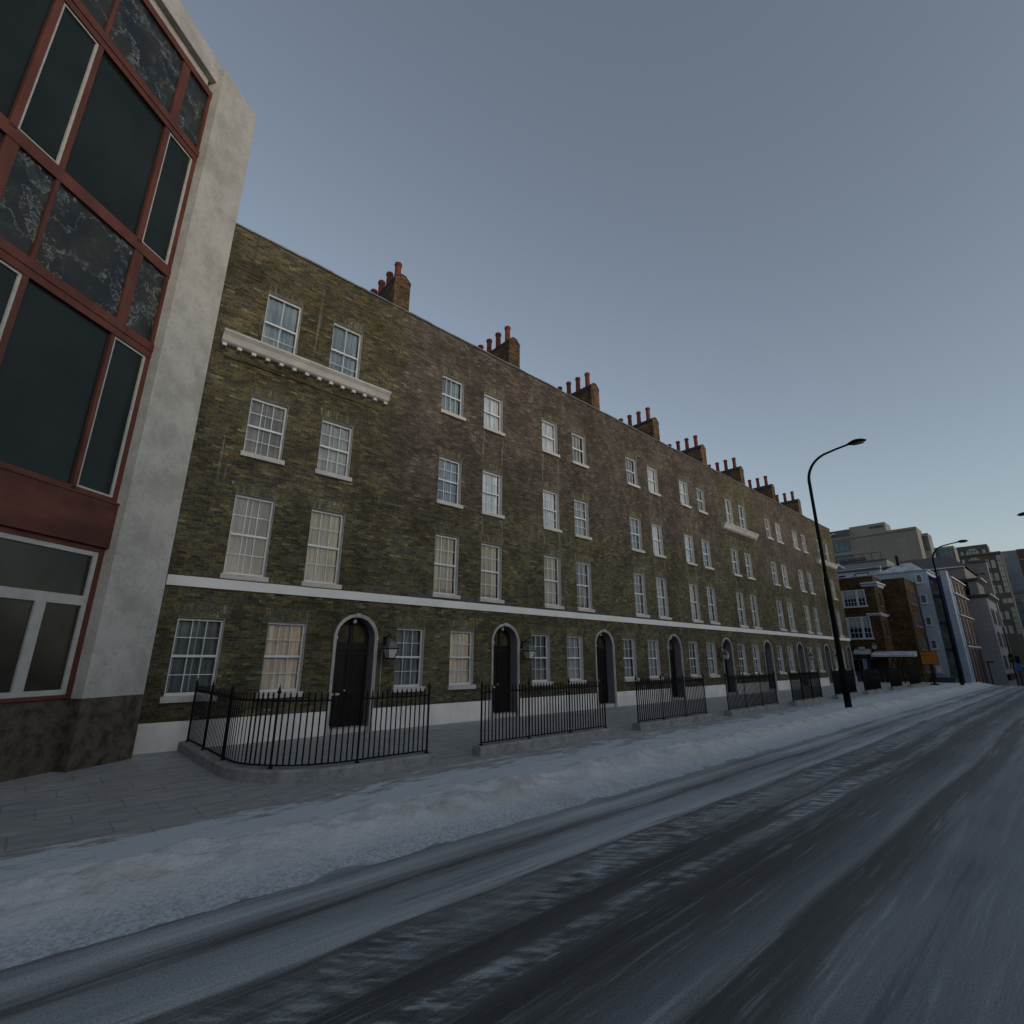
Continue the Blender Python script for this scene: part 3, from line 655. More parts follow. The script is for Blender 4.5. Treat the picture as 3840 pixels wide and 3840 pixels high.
# ------------------------------------------------------------------ street lamps
def street_lamp(x,y,z,sgn,label,H=11.15):
    root=empty('street_lamp',(x,y,z),label,'street lamp','tall curved street lamps'); g=sgn
    p=MB((0,0,0),(1,0),(0,1))
    prof=[(.20,0),(.20,.015),(.13,.03),(.128,.5),(.105,2.6),(.095,5.3),(.072,5.5),(.066,9.9)]
    p.lathe(0,0,prof,16)
    p.build('pole',m_lampblack,root)
    a=MB((0,0,0),(1,0),(0,1)); pts=[];rad=[]
    for k in range(15):
        t=k/14; w=t*R(84)
        pts.append((0,g*(1.05*(1-math.cos(w))),9.85+1.15*math.sin(w))); rad.append(.066-.016*t)
    e=pts[-1]; pts+= [(0,e[1]+g*.35,e[2]+.07),(0,e[1]+g*.8,e[2]+.13)]; rad+=[.047,.045]
    a.tube(pts,rad,10); a.build('arm',m_lampblack,root); e=pts[-1]
    h=MB((0,0,0),(1,0),(0,1)); n=12; ys=[-.04,.02,.10,.22,.36,.50,.62,.70,.735]; ww=[.045,.06,.11,.17,.195,.18,.13,.06,.01]; tt=[.05,.065,.10,.14,.15,.13,.09,.04,.006]
    i=len(h.v)
    for q,(yy,w_,t_) in enumerate(zip(ys,ww,tt)):
        for k in range(n):
            c=2*math.pi*k/n; zz=math.sin(c)*t_; zz=zz if zz>0 else zz*.45
            h.v.append((e[0]+w_*math.cos(c),e[1]+g*yy,e[2]+zz+.0))
    for q in range(len(ys)-1):
        for k in range(n): h.f.append((i+q*n+k,i+q*n+(k+1)%n,i+(q+1)*n+(k+1)%n,i+(q+1)*n+k)); h.m.append(0); h.sm.append(True)
    h.f.append(tuple(range(i,i+n))); h.m.append(0); h.sm.append(False)
    h.build('lamp_head',m_lampblack,root)
    u=MB((0,0,0),(1,0),(0,1)); pr=[]
    for k in range(14):
        c=2*math.pi*k/14; pr.append((e[0]+.14*math.cos(c),e[1]+g*(.40+.24*math.sin(c))))
    u.poly([(p_[0],p_[1],e[2]-.072) for p_ in pr]); u.poly([(p_[0],p_[1],e[2]-.05) for p_ in pr][::-1])
    for k in range(14):
        p_,q_=pr[k],pr[(k+1)%14]; u.poly([(p_[0],p_[1],e[2]-.072),(q_[0],q_[1],e[2]-.072),(q_[0],q_[1],e[2]-.05),(p_[0],p_[1],e[2]-.05)])
    u.build('lens',m_lens,root)
m_lens=M_plain('dim_lamp_lens',(.10,.11,.10),.3,.1)
street_lamp(24.9,6.86,0,-1,'nearest black street lamp, its curved arm over the snowy road in front of the terrace')
street_lamp(53.5,6.72,0,-1,'second black street lamp, standing by the snow in front of the white building')
street_lamp(45.6,-1.47,-.1,1,'street lamp at the right edge, only the tip of its head in view')
# ------------------------------------------------------------------ left building
TH=R(38.1); LO=(0.,12.39,0.); LT=(math.cos(TH),math.sin(TH)); LN=(math.sin(TH),-math.cos(TH))
lb=empty('office_building',(0,12.39,0),'office building at the left edge, red frames, dark marble panels, pale pillar','building')
def LB(): return MB((0,0,0),LT,LN)
S0,S1,SP=-8.4,.81,2.14; TOPZ=17.6
w=LB(); 
w.box(S0,S1-.1,-7,-.05,1.23,TOPZ-.1); w.build('wall',m_pillar,lb)
w=LB(); w.box(S0,S1,-.06,0,0,1.23); w.box(S1,SP+.003,-2,.303,0,1.235); w.build('plinth',m_granite,lb)
w=LB(); w.box(S1,SP,-2.,.30,1.235,TOPZ); w.box(S0,S1,-7,.12,TOPZ-.5,TOPZ+.2); w.build('pillar',m_pillar,lb)
w=LB()
segs=[]
for k in range(24): segs.append(0)
w.box(S0,S1,0,.13,4.07,4.97); w.box(S0,S1,.0,.15,4.97,5.01); w.build('beam',m_redbeam,lb)
PW=2.55   # repeat of the window bays
for lev in range(2):
    zb=5.01+5.76*lev if lev==0 else 10.83
    zt_=8.45 if lev==0 else 14.25
    # spandrel
    s0,s1=(8.80,10.64) if lev==0 else (14.6,16.5)
    for q in range(4):
        r=S1-PW*q   # right edge of the bay
        fr=LB()
        # side light (right), then main light (left)
        a0,a1=r-.86,r-.09; b0,b1=r-2.57,r-.94
        if lev==1: a0=r-.82
        rd=0
        fr.box(r-.09,r,-.03,.06,zb,zt_); fr.box(r-.94,a0,-.03,.055,zb,zt_); fr.box(r-PW-.09 if q==3 else r-PW,b0+.0,-.03,.055,zb,zt_) if b0>r-PW else None
        fr.box(r-PW,r,-.03,.07,zt_,zt_+.16); fr.box(r-PW,r,-.03,.09,zt_+.16,s0); fr.box(r-PW,r,-.03,.055,zb,zb+.10)
        fr.box(r-.92,r-.71,-.03,.06,s0,s1); fr.box(r-.075,r,-.03,.06,s0,s1)
        fr.box(r-PW,r,-.03,.075,s1,s1+.20)
        win=fr.build('window',m_redwood,lb)
        if q==0: win['label']='red framed window nearest the pale pillar, upper row' if lev else 'tall red framed window nearest the pale pillar'
        g=LB(); g.box(b0,b1,-.02,-.012,zb+.1,zt_); g.build('pane',m_dglass,win)
        g=LB(); g.box(a0+.045,a1-.045,-.02,-.008,zb+.14,zt_-.045); g.build('side_pane',m_dglass,win)
        g=LB(); 
        g.box(a0,a0+.045,-.03,.03,zb+.1,zt_); g.box(a1-.045,a1,-.03,.03,zb+.1,zt_); g.box(a0+.045,a1-.045,-.03,.03,zt_-.045,zt_); g.box(a0+.045,a1-.045,-.03,.03,zb+.1,zb+.145)
        g.build('white_frame',m_whiteframe,win)
        g=LB(); g.box(r-PW+.0,r-.92,-.03,.012,s0,s1); g.box(r-.71,r-.075,-.03,.012,s0,s1); g.build('marble_panel',m_marble,win)
# ground floor window
for q in range(3):
    r=S1-3.4*q; fr=LB()
    fr.box(r-.10,r,-.03,.05,1.24,4.07); fr.box(r-3.4,r-3.3,-.03,.05,1.24,4.07); fr.box(r-3.3,r-.10,-.03,.05,1.24,1.31); fr.box(r-3.3,r-.10,-.03,.05,3.97,4.07)
    win=fr.build('lower_window',m_redwood,lb)
    g=LB(); a,b=r-3.3,r-.10
    g.box(b-.08,b,-.03,.03,1.31,3.97); g.box(a,a+.08,-.03,.03,1.31,3.97); g.box(a+.08,b-.08,-.03,.03,3.88,3.97); g.box(a+.08,b-.08,-.03,.03,1.31,1.40); g.box(a+.08,b-.08,-.03,.035,2.92,3.10)
    for c in (r-.93,r-1.75,r-2.55): g.box(c-.09,c+.09,-.03,.032,1.40,2.92)
    g.build('white_frame',m_whiteframe,win)
    g=LB(); g.box(a+.08,b-.08,-.02,-.01,1.40,3.88); g.build('pane',m_lowglass if 'm_lowglass' in globals() else m_dglass,win)
# ------------------------------------------------------------------ buildings beyond the terrace
BZ=-6.
def faceX(x): return MB((x,0,0),(0,1),(-1,0))      # s = world y, outward = -x
def faceY(y): return MB((0,y,0),(1,0),(0,-1))      # s = world x, outward = -y
def block(root,mat,x0,x1,y0,y1,z1,z0=BZ,name='wall'):
    mb=MB((0,0,0),(1,0),(0,1)); mb.box(x0,x1,y0,y1,z0,z1); o=mb.build(name,mat,root); return o
def bg(name,label,cat='building'):
    o=empty(name,(0,0,0),label,cat); return o
def win_x(root,x,y0,y1,z0,z1,frame,pane,fw=.08,cols=1,rows=1,sill=True,name='window',d=.05):
    m=faceX(x); m.box(y0,y0+fw,-.01,d,z0,z1); m.box(y1-fw,y1,-.01,d,z0,z1); m.box(y0+fw,y1-fw,-.01,d,z0,z0+fw); m.box(y0+fw,y1-fw,-.01,d,z1-fw,z1)
    for k in range(1,cols):
        c=y0+(y1-y0)*k/cols; m.box(c-.02,c+.02,-.01,d-.005,z0+fw,z1-fw)
    for k in range(1,rows):
        c=z0+(z1-z0)*k/rows; m.box(y0+fw,y1-fw,-.01,d-.01,c-.02,c+.02)
    if sill: m.box(y0-.08,y1+.08,-.01,d+.06,z0-.09,z0)
    w=m.build(name,frame,root); g=faceX(x); g.box(y0+fw,y1-fw,-.01,.012,z0+fw,z1-fw); g.build('pane',pane,w); return w
def win_y(root,y,x0,x1,z0,z1,frame,pane,fw=.1,cols=1,rows=1,name='window',d=.05,sill=True):
    m=faceY(y); m.box(x0,x0+fw,-.01,d,z0,z1); m.box(x1-fw,x1,-.01,d,z0,z1); m.box(x0+fw,x1-fw,-.01,d,z0,z0+fw); m.box(x0+fw,x1-fw,-.01,d,z1-fw,z1)
    for k in range(1,cols):
        c=x0+(x1-x0)*k/cols; m.box(c-.03,c+.03,-.01,d-.005,z0+fw,z1-fw)
    for k in range(1,rows):
        c=z0+(z1-z0)*k/rows; m.box(x0+fw,x1-fw,-.01,d-.01,c-.03,c+.03)
    if sill: m.box(x0-.1,x1+.1,-.01,d+.06,z0-.1,z0)
    w=m.build(name,frame,root); g=faceY(y); g.box(x0+fw,x1-fw,-.01,.012,z0+fw,z1-fw); g.build('pane',pane,w); return w
# --- brown brick pub
pb=bg('corner_pub','brown brick corner pub with white sash windows and a snowy canopy')
block(pb,m_pub,58,61,12.1,24,9.62); block(pb,m_pub,61,66,10.2,24,9.55)
m=MB((0,0,0),(1,0),(0,1)); m.box(57.93,61.0,12.02,24,9.62,9.75); m.box(60.93,66.05,10.13,12.0,9.55,9.66); m.box(60.4,60.9,12.4,13.3,9.75,10.1); m.build('coping',m_roof,pb)
for z0,z1,cc in ((6.98,8.42,4),(3.97,5.85,3)):
    f=faceX(58.)
    ys=[12.95,13.55,13.72,14.72,14.89,15.5]
    f.box(12.93,15.52,-.01,.10,z1,z1+.09); f.box(12.85,15.6,-.01,.18,z0-.16,z0)
    for a,b in ((12.93,13.0),(13.52,13.72),(14.70,14.90),(15.44,15.52)): f.box(a,b,-.01,.10,z0,z1)
    for a,b,nc in ((13.0,13.52,2),(13.72,14.70,cc),(14.90,15.44,2)):
        for k in range(1,nc): c=a+(b-a)*k/nc; f.box(c-.018,c+.018,-.01,.06,z0,z1)
        for k in range(1,4): c=z0+(z1-z0)*k/4; f.box(a,b,-.01,.06,c-.018 if k!=2 else c-.03,c+.018 if k!=2 else c+.03)
    wn=f.build('window',m_whitetrim,pb); g=faceX(58.); g.box(13.0,15.44,-.01,.02,z0,z1); g.build('pane',m_bgdark,wn)
    g=faceX(58.); zc=z0+(z1-z0)*.55; g.box(13.0,15.44,.021,.03,zc,z1); g.build('blind',m_cur['green'],wn)
def pub_cornice(z,h,out):
    a=faceX(58.); a.prism([(0,z),(out*.4,z+.03),(out*.6,z+h*.5),(out,z+h*.7),(out,z+h),(0,z+h+.05)],12.1-out,13.1); 
    b=faceY(12.1); b.prism([(0,z),(out*.4,z+.03),(out*.6,z+h*.5),(out,z+h*.7),(out,z+h),(0,z+h+.05)],58.0,60.9)
    a.v+= b.v and []; 
    i=len(a.v); a.v+=b.v; a.f+=[tuple(i+k for k in f) for f in b.f]; a.m+=b.m; a.sm+=b.sm
    a.build('cornice',m_whitetrim,pb)
pub_cornice(8.7,.42,.38); pub_cornice(5.95,.22,.2)
for z0,z1 in ((6.9,8.3),(4.05,5.75)): win_y(pb,12.1,59.0,59.9,z0,z1,m_roof,m_bgdark)
for z0,z1 in ((7.25,8.5),(5.1,6.35),(2.9,4.05),(.9,1.9)):
    for a in (62.0,63.1,64.2): win_y(pb,10.2,a,a+.62,z0,z1,m_lilac,m_bgdark,fw=.05,rows=2)
f=faceY(10.2); f.box(65.7,65.95,0,.07,BZ,9.7); f.build('drainpipe',m_navy,pb)
# ground floor
f=faceX(58.); f.box(12.95,17,-.01,.12,0.0,.9); f.box(12.95,17,-.01,.14,1.95,2.1); f.box(12.95,17,-.01,.16,2.35,2.43); wf=f.build('shopfront',m_roof,pb)
f=faceX(58.); f.box(13.0,16.9,-.01,.05,.9,1.95); f.build('pane',m_bgdark,wf)
f=faceX(58.); f.box(12.95,17,-.01,.13,2.1,2.35); f.build('fascia',m_orangebrick,pb)
f=faceX(58.); 
for c in (13.55,14.35): f.tube([(c,.35,0),(c,.35,2.35)],.07,8)
f.box(13.75,14.15,.02,.14,.1,2.2); f.build('porch_post',m_navy,pb)
f=faceX(58.); f.box(13.78,14.12,.14,.17,.55,2.05); f.build('door',m_bluedoor if 'm_bluedoor' in globals() else m_whitebg,pb)
f=faceX(58.); f.prism([(0,2.45),(.75,2.45),(.75,2.6),(.3,2.8),(0,2.95)],13.3,14.6); f.box(13.75,14.15,.1,.5,2.9,3.12); f.build('porch_roof',m_snowroof,pb)
f=faceX(58.); f.prism([(0,2.28),(1.3,2.22),(1.3,2.36),(.9,2.5),(0,2.72)],9.9,13.1); cn=f.build('canopy',m_snowroof,pb)
f=faceX(58.)
for k in range(28): f.box(9.95+k*.112,10.0+k*.112,1.22,1.295,2.12,2.22)
f.build('valance',m_black,cn)
for c in (12.45,11.55,10.75):
    f=faceX(58.); f.tube([(c,1.1,2.25),(c,1.1,2.0),(c-.18*1,1.1,1.6),(c-.28,1.1,1.1),(c-.2,1.1,0)],.05,6); f.tube([(c,1.1,2.0),(c+.18,1.1,1.6),(c+.26,1.1,1.1),(c+.2,1.1,0)],.05,6); f.tube([(c-.27,1.1,1.05),(c+.25,1.1,1.05)],.03,5); f.build('iron_support',m_black,pb)
f=faceY(10.2); f.box(61.0,66.0,-.01,.06,2.5,2.62); f.build('band',m_whitetrim,pb)
pl_=lantern('pub_lantern',58.0,12.9,3.15,'black lantern on the brown pub wall above the snowy canopy',None,rz=R(-90),scale=1.1)
# --- white building
wb=bg('white_building','white rendered building with a navy edged glazed stairwell, behind the orange sign')
block(wb,m_whitebg,66.2,75,9.05,24,10.85); block(wb,m_whitebg,66.2,67.6,7.55,8.05,10.65)
block(wb,m_navy,66.5,67.6,8.05,9.05,10.0,name='stairwell')
for z in (8.0,5.35,2.75): 
    f=faceX(66.5); f.box(8.2,9.05,-.01,.08,z,z+.28); f.build('spandrel',m_navy,wb)
zz=[-.2,2.75,5.35,8.0,9.9]
for a,b in zip(zz,zz[1:]): win_x(wb,66.5,8.22,9.03,a+.3,b,m_roof,m_bggrey if 'm_bggrey' in globals() else m_bgdark,fw=.05,rows=2,sill=False,name='stair_window')
f=faceX(66.2); f.box(8.05,8.28,-1.,.03,-1,10.2); f.build('navy_pier',m_navy,wb)
f=MB((0,0,0),(0,1),(-1,0)); f.o=(66.5,0,0); f.plate([(8.2,9.2),(8.2,9.75),(9.03,10.4),(9.03,10.0)],0.,.1); f.build('raking_beam',m_navy,wb)
for z0,z1,a,b in ((9.6,10.5,9.5,10.05),(7.5,8.4,9.5,10.05),(5.3,6.2,9.52,10.05),(3.0,3.9,9.52,10.05),(.75,1.45,9.55,10.05)): win_x(wb,66.2,a,b,z0,z1,m_whitetrim,m_bggrey if z0>1 else m_cur['cream'],fw=.09)
f=faceX(66.2); f.box(12.05,12.2,-.01,.05,0,9.6); f.build('drainpipe',m_navy,wb)
f=MB((0,0,0),(1,0),(0,1)); f.plate([(66,9),(66,9)],0,0) if False else None
f.box(66.1,75,8.9,24,10.85,10.95); f.build('roof_edge',m_snowroof,wb)
# pitched snowy roof on top
def hip(root,x0,x1,y0,y1,z0,z1,mat,name='roof'):
    m=MB((0,0,0),(1,0),(0,1)); cx=(x0+x1)/2; r=min((x1-x0),(y1-y0))*.35
    A=[(x0,y0,z0),(x1,y0,z0),(x1,y1,z0),(x0,y1,z0)]; p=(cx,y0+r,z1); q=(cx,y1-r,z1)
    m.poly([A[0],A[1],p]); m.poly([A[1],A[2],q,p]); m.poly([A[2],A[3],q]); m.poly([A[3],A[0],p,q]); m.poly(A[::-1]); return m.build(name,mat,root)
hip(wb,67,74,9.3,13.6,10.96,12.4,m_snowroof); f=MB((70,11.9,0),(1,0),(0,1)); f.box(-.2,.2,-.1,.12,10.9,13.3); f.build('flue',m_black,wb)
# --- low white blocks behind the pub
at_=bg('attic_block','low white block with snowy roofs, behind the brown pub')
block(at_,m_whitebg,68,75,13.3,26,11.7); f=faceX(68); f.box(13.2,26,-.5,.2,11.7,11.9); f.build('eaves',m_roof,at_); f=faceX(68); f.box(13.2,26,-.5,.25,11.9,12.0); f.build('snow_cap',m_snowroof,at_)
win_x(at_,68,14.4,15.8,10.9,11.5,m_roof,m_whitetrim,fw=.12); win_x(at_,68,16.7,17.4,10.5,11.4,m_navy,m_bgdark)
f=faceX(68); f.plate([(16.2,10.2),(16.3,10.2),(17.0,10.62),(17.7,10.2),(17.8,10.2),(17.0,10.75)],.3,.6); f.build('red_gable',m_redgable if 'm_redgable' in globals() else m_pot,at_)
tr=bg('terrace_roofs','grey white stepped roof terraces with railings, below the beige block')
block(tr,m_stonebg,76,84,14,40,14.0); f=faceX(76); f.box(14.,40,-.5,.2,13.95,14.05); f.box(13.4,22,-.2,.6,12.85,12.98); f.build('roof_edge',m_roof,tr)
f=faceX(76); f.plate([(18.3,13.3),(18.6,13.3),(19.2,13.8),(19.8,13.3),(20.1,13.3),(19.2,14.1)],.2,.5); f.build('gable',m_whitetrim,tr)
f=MB((76.3,0,14.05),(0,1),(1,0))
for k in range(14): f.tube([(14.5+k*1.0,0,0),(14.5+k*1.0,0,1.0)],.03,4)
f.tube([(14.5,0,1.),(27.5,0,1.)],.03,4); f.build('roof_railing',m_black,tr)
f=faceX(76); f.box(16.0,19.0,-.3,.4,14.2,14.55); f.build('roof_plant',m_roof,tr)
dk=bg('slate_roofed_building','building with a dark slate mansard roof, above the white building')
block(dk,m_lilac,79,90,7.3,14,12.6); f=MB((0,0,0),(1,0),(0,1)); A=[(78.8,7.1),(90,7.1),(90,14.2),(78.8,14.2)]; 
B=[(81.0,8.6),(90,8.6),(90,13.9),(81.,13.9)]
for k in range(4):
    a,b=A[k],A[(k+1)%4]; c,d=B[(k+1)%4],B[k]; f.poly([(a[0],a[1],12.6),(b[0],b[1],12.6),(c[0],c[1],14.3),(d[0],d[1],14.3)])
f.poly([(p[0],p[1],14.3) for p in B]); f.build('roof',m_roof,dk)
f=MB((0,0,0),(1,0),(0,1)); f.box(77.,84,12.2,13.6,11.9,12.6); f.build('brick_parapet',m_orangebrick,dk)
f=faceX(79); f.box(7.2,14.2,-.1,.25,12.5,12.62); f.build('cornice',m_whitetrim,dk)
# --- brick and white building, red ground floor
bw_=bg('striped_building','narrow building striped in orange brick and white above a dark red shopfront')
block(bw_,m_whitebg,67.62,77,7.5,14,10.2)
xs=[68.3,70.6,73.0,75.3]
for j,(z0,z1) in enumerate(((3.5,6.2),(6.55,8.4),(8.6,10.0))):
    for a in xs:
        win_y(bw_,7.5,a,a+1.45,z0,z1,m_orangebrick,m_orangebrick,fw=.25,d=.05,sill=True,name='bay')
for z in (3.2,6.25,8.42,10.05): f=faceY(7.5); f.box(67.62,77,-.01,.18,z,z+.15); f.build('ledge',m_whitetrim,bw_)
for a in xs: 
    f=faceY(7.5); f.box(a,a+1.6,-.01,.08,BZ,3.1); f.build('red_shopfront',m_redground,bw_)
# --- pale stone building
sb_=bg('stone_building','pale stone building with a dark stepped cornice, beyond the red shopfront')
block(sb_,m_stonebg,78,87,5.95,7.9,9.1); block(sb_,m_lilac,79,85,6.5,8.3,11.1,z0=9.0); 
for x0,y0,z,x9 in ((78,5.95,9.1,87.3),(79,6.5,11.1,85.2)):
    for k in range(3):
        m=MB((0,0,0),(1,0),(0,1)); o=.12+.12*k; m.box(x0-o,x9,y0-o,8.4,z-.36+.13*k,z-.25+.13*k); m.build('cornice',m_roof if k<2 else m_roof,sb_)
    m=MB((0,0,0),(1,0),(0,1)); o=.40; m.box(x0+1,x9,y0-o,y0-o+.1,z+.01,z+.14); m.build('snow_edge',m_whitetrim,sb_)
for z0,z1 in ((6.0,7.6),(3.5,5.0),(1.1,2.5)):
    for x in (79.3,80.5,81.7,84.3,85.5): win_y(sb_,5.95,x,x+.5,z0,z1,m_lilac,m_bgdark,fw=.05)
f=faceY(5.95); f.box(78.1,87,-.01,.25,-.1,.5); f.build('shop_fascia',m_black,sb_)
# --- lilac grey tower
lt=bg('lilac_tower','plain lilac grey stone tower, between the slate roof and the arched window tower')
block(lt,m_lilac,118,120,7.9,10.5,18.3); f=faceX(118); f.box(7.85,10.6,-.1,.25,18.3,18.55); f.box(8.4,10.1,-.01,.2,16.2,16.4); f.build('cornice',m_roof,lt)
# --- tower with arched windows
tw=bg('arched_window_tower','brown grey office tower with large arched windows, at the right')
block(tw,m_tower,130,135,6.4,16,21.5); block(tw,m_tower,131,135,8.0,16,23.4)
f=faceX(130); f.box(6.3,13.2,-.2,.25,21.35,21.6); f.build('ledge',m_lilac,tw)
def arch_win(root,x,y0,y1,z0,zs,mat,rows,cols):
    c=(y0+y1)/2; r=(y1-y0)/2; g=faceX(x); pts=[(y0,z0),(y1,z0)]+[(c+r*math.cos(math.pi*k/16),zs+r*math.sin(math.pi*k/16)) for k in range(17)]
    g.plate(pts,-.01,.06); w=g.build('arched_window',mat,root)
    f=faceX(x); 
    f.box(c-.02,c+.02,.05,.09,z0,zs+r-.02)
    for k in range(1,rows): z=z0+(zs+r-z0)*k/rows; hw=r if z<=zs else math.sqrt(max(0,r*r-(z-zs)**2)); f.box(c-hw,c+hw,.05,.10,z-.05,z+.05)
    for k in range(1,cols): y=y0+(y1-y0)*k/cols; f.box(y-.04,y+.04,.05,.10,z0,zs+math.sqrt(max(0,r*r-(y-c)**2)))
    f.build('glazing_bars',m_tower,w)
arch_win(tw,131,9.35,11.2,21.7,21.9,m_bgglass2,2,4); arch_win(tw,130,9.3,11.2,19.7,19.95,m_bgglass2,2,4)
arch_win(tw,130,6.5,7.1,13.9,20.6,m_bgglass2,7,1); arch_win(tw,130,6.45,7.0,6.5,11.0,m_bgglass2,5,1)
for z0,z1 in ((18.6,20.05),(16.2,17.6),(13.85,15.35),(9.1,10.55),(6.6,8.0)):
    for y in (7.45,8.25): win_x(tw,130,y,y+.55,z0,z1,m_bgglass2,m_bgglass2,fw=.06,rows=2,sill=False)
for y in (6.5,7.2): win_x(tw,130,y,y+.62,12.05,12.85,m_bgglass2,m_bgglass2,fw=.05,sill=False)
for y in (11.6,12.5): win_x(tw,130,y,y+.4,19.9,20.7,m_bgglass2,m_bgglass2,fw=.05,sill=False); win_x(tw,131,y,y+.4,21.75,22.3,m_bgglass2,m_bgglass2,fw=.05,sill=False)
win_x(tw,131,8.4,8.85,21.75,22.4,m_bgglass2,m_bgglass2,fw=.05,sill=False); win_x(tw,130,8.3,8.8,19.75,20.3,m_bgglass2,m_bgglass2,fw=.05,sill=False)
f=faceX(129.9); f.box(5.2,8.5,-.1,.5,.8,1.2); f.build('shop_fascia',m_lilac,tw)
# --- glass tower
gt=bg('glass_tower','blue glass tower with a red brown side, at the right edge')
block(gt,m_redtower,150,156,-12.,4.9,24.6); 
block(gt,m_lilac,149.5,156,4.85,10,24.4)
g=NT('blue_curtain_wall'); p=g.xyz(); yy=g.math('DIVIDE',p[1],.9); zz_=g.math('DIVIDE',p[2],1.9)
wnn=g.node('ShaderNodeTexWhiteNoise',{'Vector':g.node('ShaderNodeCombineXYZ',{0:g.math('FLOOR',yy),1:g.math('FLOOR',g.math('MULTIPLY',zz_,2.)),2:1.}).outputs[0]},noise_dimensions='3D').outputs['Value']
cc=g.ramp(wnn,[(0.,(.03,.06,.11)),(.35,(.06,.10,.15)),(.6,(.045,.075,.13)),(.85,(.12,.10,.10)),(1.,(.10,.14,.18))])
bar=g.math('SUBTRACT',1.,g.ss(g.math('MINIMUM',g.math('FRACT',yy),g.math('FRACT',zz_)),.06,.12)); cc=g.mix(g.math('MULTIPLY',bar,.7),cc,(.02,.025,.035))
cc=g.mix(g.ss(p[2],15.5,16.5),cc,g.mix(.55,cc,(.13,.145,.17)))
m_curtainwall=g.fin(cc,.2,.4)
f=faceX(149.4); f.box(4.9,8.8,-.2,.1,BZ,24.2); f.build('glass_wall',m_curtainwall,gt)
for z in (22.3,18.5,14.7): f=faceX(150); f.box(-6,4.85,-.01,.15,z,z+.15); f.build('band',m_stonebg,gt)
# --- beige office block
bb=bg('beige_office_block','large beige panelled office block rising behind the pub roofs')
block(bb,m_beige,90,94,12.35,40,20.4); block(bb,m_beige,90.6,94,15.95,20.6,21.9,z0=20.3,name='upper_wall'); block(bb,m_slabs2,90.3,94,20.6,36,21.6,z0=20.35,name='shingled_attic')
f=faceX(90); f.box(12.3,40,-.2,.18,20.05,20.3); f.build('ledge',m_beige,bb)
for z0,z1 in ((18.1,19.75),(15.9,17.55),(13.6,15.2)): 
    win_x(bb,90,20.75,22.95,z0,z1,m_navy2 if 'm_navy2' in globals() else m_roof,m_bgglass,fw=.07,cols=3,sill=False); win_x(bb,90,23.6,25.8,z0,z1,m_roof,m_bgglass,fw=.07,cols=3,sill=False)
f=faceX(90.6); f.box(16.2,18.0,-.01,.02,21.15,21.5); f.build('vent',m_roof,bb)
f=faceX(90.3); f.plate([(22.3,20.9),(22.5,20.9),(22.75,21.1),(23.0,20.9),(23.2,20.9),(22.75,21.3)],.05,.3); f.build('small_gable',m_whitetrim,bb)
block(bb,m_beige,93,96,11.6,12.35,19.8,name='side_wall'); win_x(bb,93,11.68,12.3,17.2,19.4,m_roof,m_bgglass,fw=.04,cols=2,sill=False)
block(bb,m_beige,96,99,9.4,12.4,18.0,name='glass_wing'); win_x(bb,96,9.5,12.3,15.4,17.6,m_roof,m_bgglass,fw=.07,cols=5,sill=False)
# --- the other side of the street (behind the camera, seen only in the window panes)
for (a,b,h,l,mt_) in ((-60,-8,9.5,'long brick building across the street, mirrored in the office glass',m_pub),(-8,34,8.,'brick building across the street, mirrored in the nearer terrace windows',m_stonebg),(34,130,9.,'long building across the street, mirrored in the far terrace windows',m_pub)):
    ob=bg('opposite_building',l); block(ob,mt_,a,b,-34,-20,h,z0=-1 if b<60 else BZ)
    m=MB((0,-20,0),(1,0),(0,1)); w_=[]
    for x in range(int(a)+2,int(b)-2,4):
        for z in (1.,4.6): m.box(x,x+1.3,0,.06,z,z+1.9)
    m.build('window_row',m_bgdark,ob)['kind']='stuff'
    m=MB((0,0,0),(1,0),(0,1)); m.poly([(a,-34,h+.02),(b,-34,h+.02),(b,-27,h+1.8),(a,-27,h+1.8)]); m.poly([(a,-19.8,h+.02),(b,-19.8,h+.02),(b,-27,h+1.8),(a,-27,h+1.8)]); m.build('roof',m_roof,ob)
# ------------------------------------------------------------------ small things by the far pavement
sg=empty('roadworks_sign',(54.6,8.6,0),'orange rectangular sign with lines of small dark lettering on a black post','sign')
f=faceX(0.); f.box(-.52,.48,-.02,.02,1.62,2.60); f.build('board',M_plain('orange_sign_face',(.40,.14,.008),.5,.12),sg)
f=faceX(0.); f.box(-.56,.52,-.03,-.021,1.58,2.64); f.tube([(0,-.06,0),(0,-.06,2.6)],.07,8); f.box(-.25,.25,-.2,.2,0,.1); f.build('post',m_black,sg)
f=faceX(0.); rr=random.Random(4)
for k in range(6):
    z=2.44-k*.14; a=-.40+.03*rr.random()
    while a<.33:
        w_=.04+.07*rr.random(); f.box(a,min(a+w_,.38),.02,.024,z-.03,z+.03); a+=w_+.03
f.build('lettering',M_plain('dark_brown_lettering',(.10,.03,.006),.6,.1),sg)
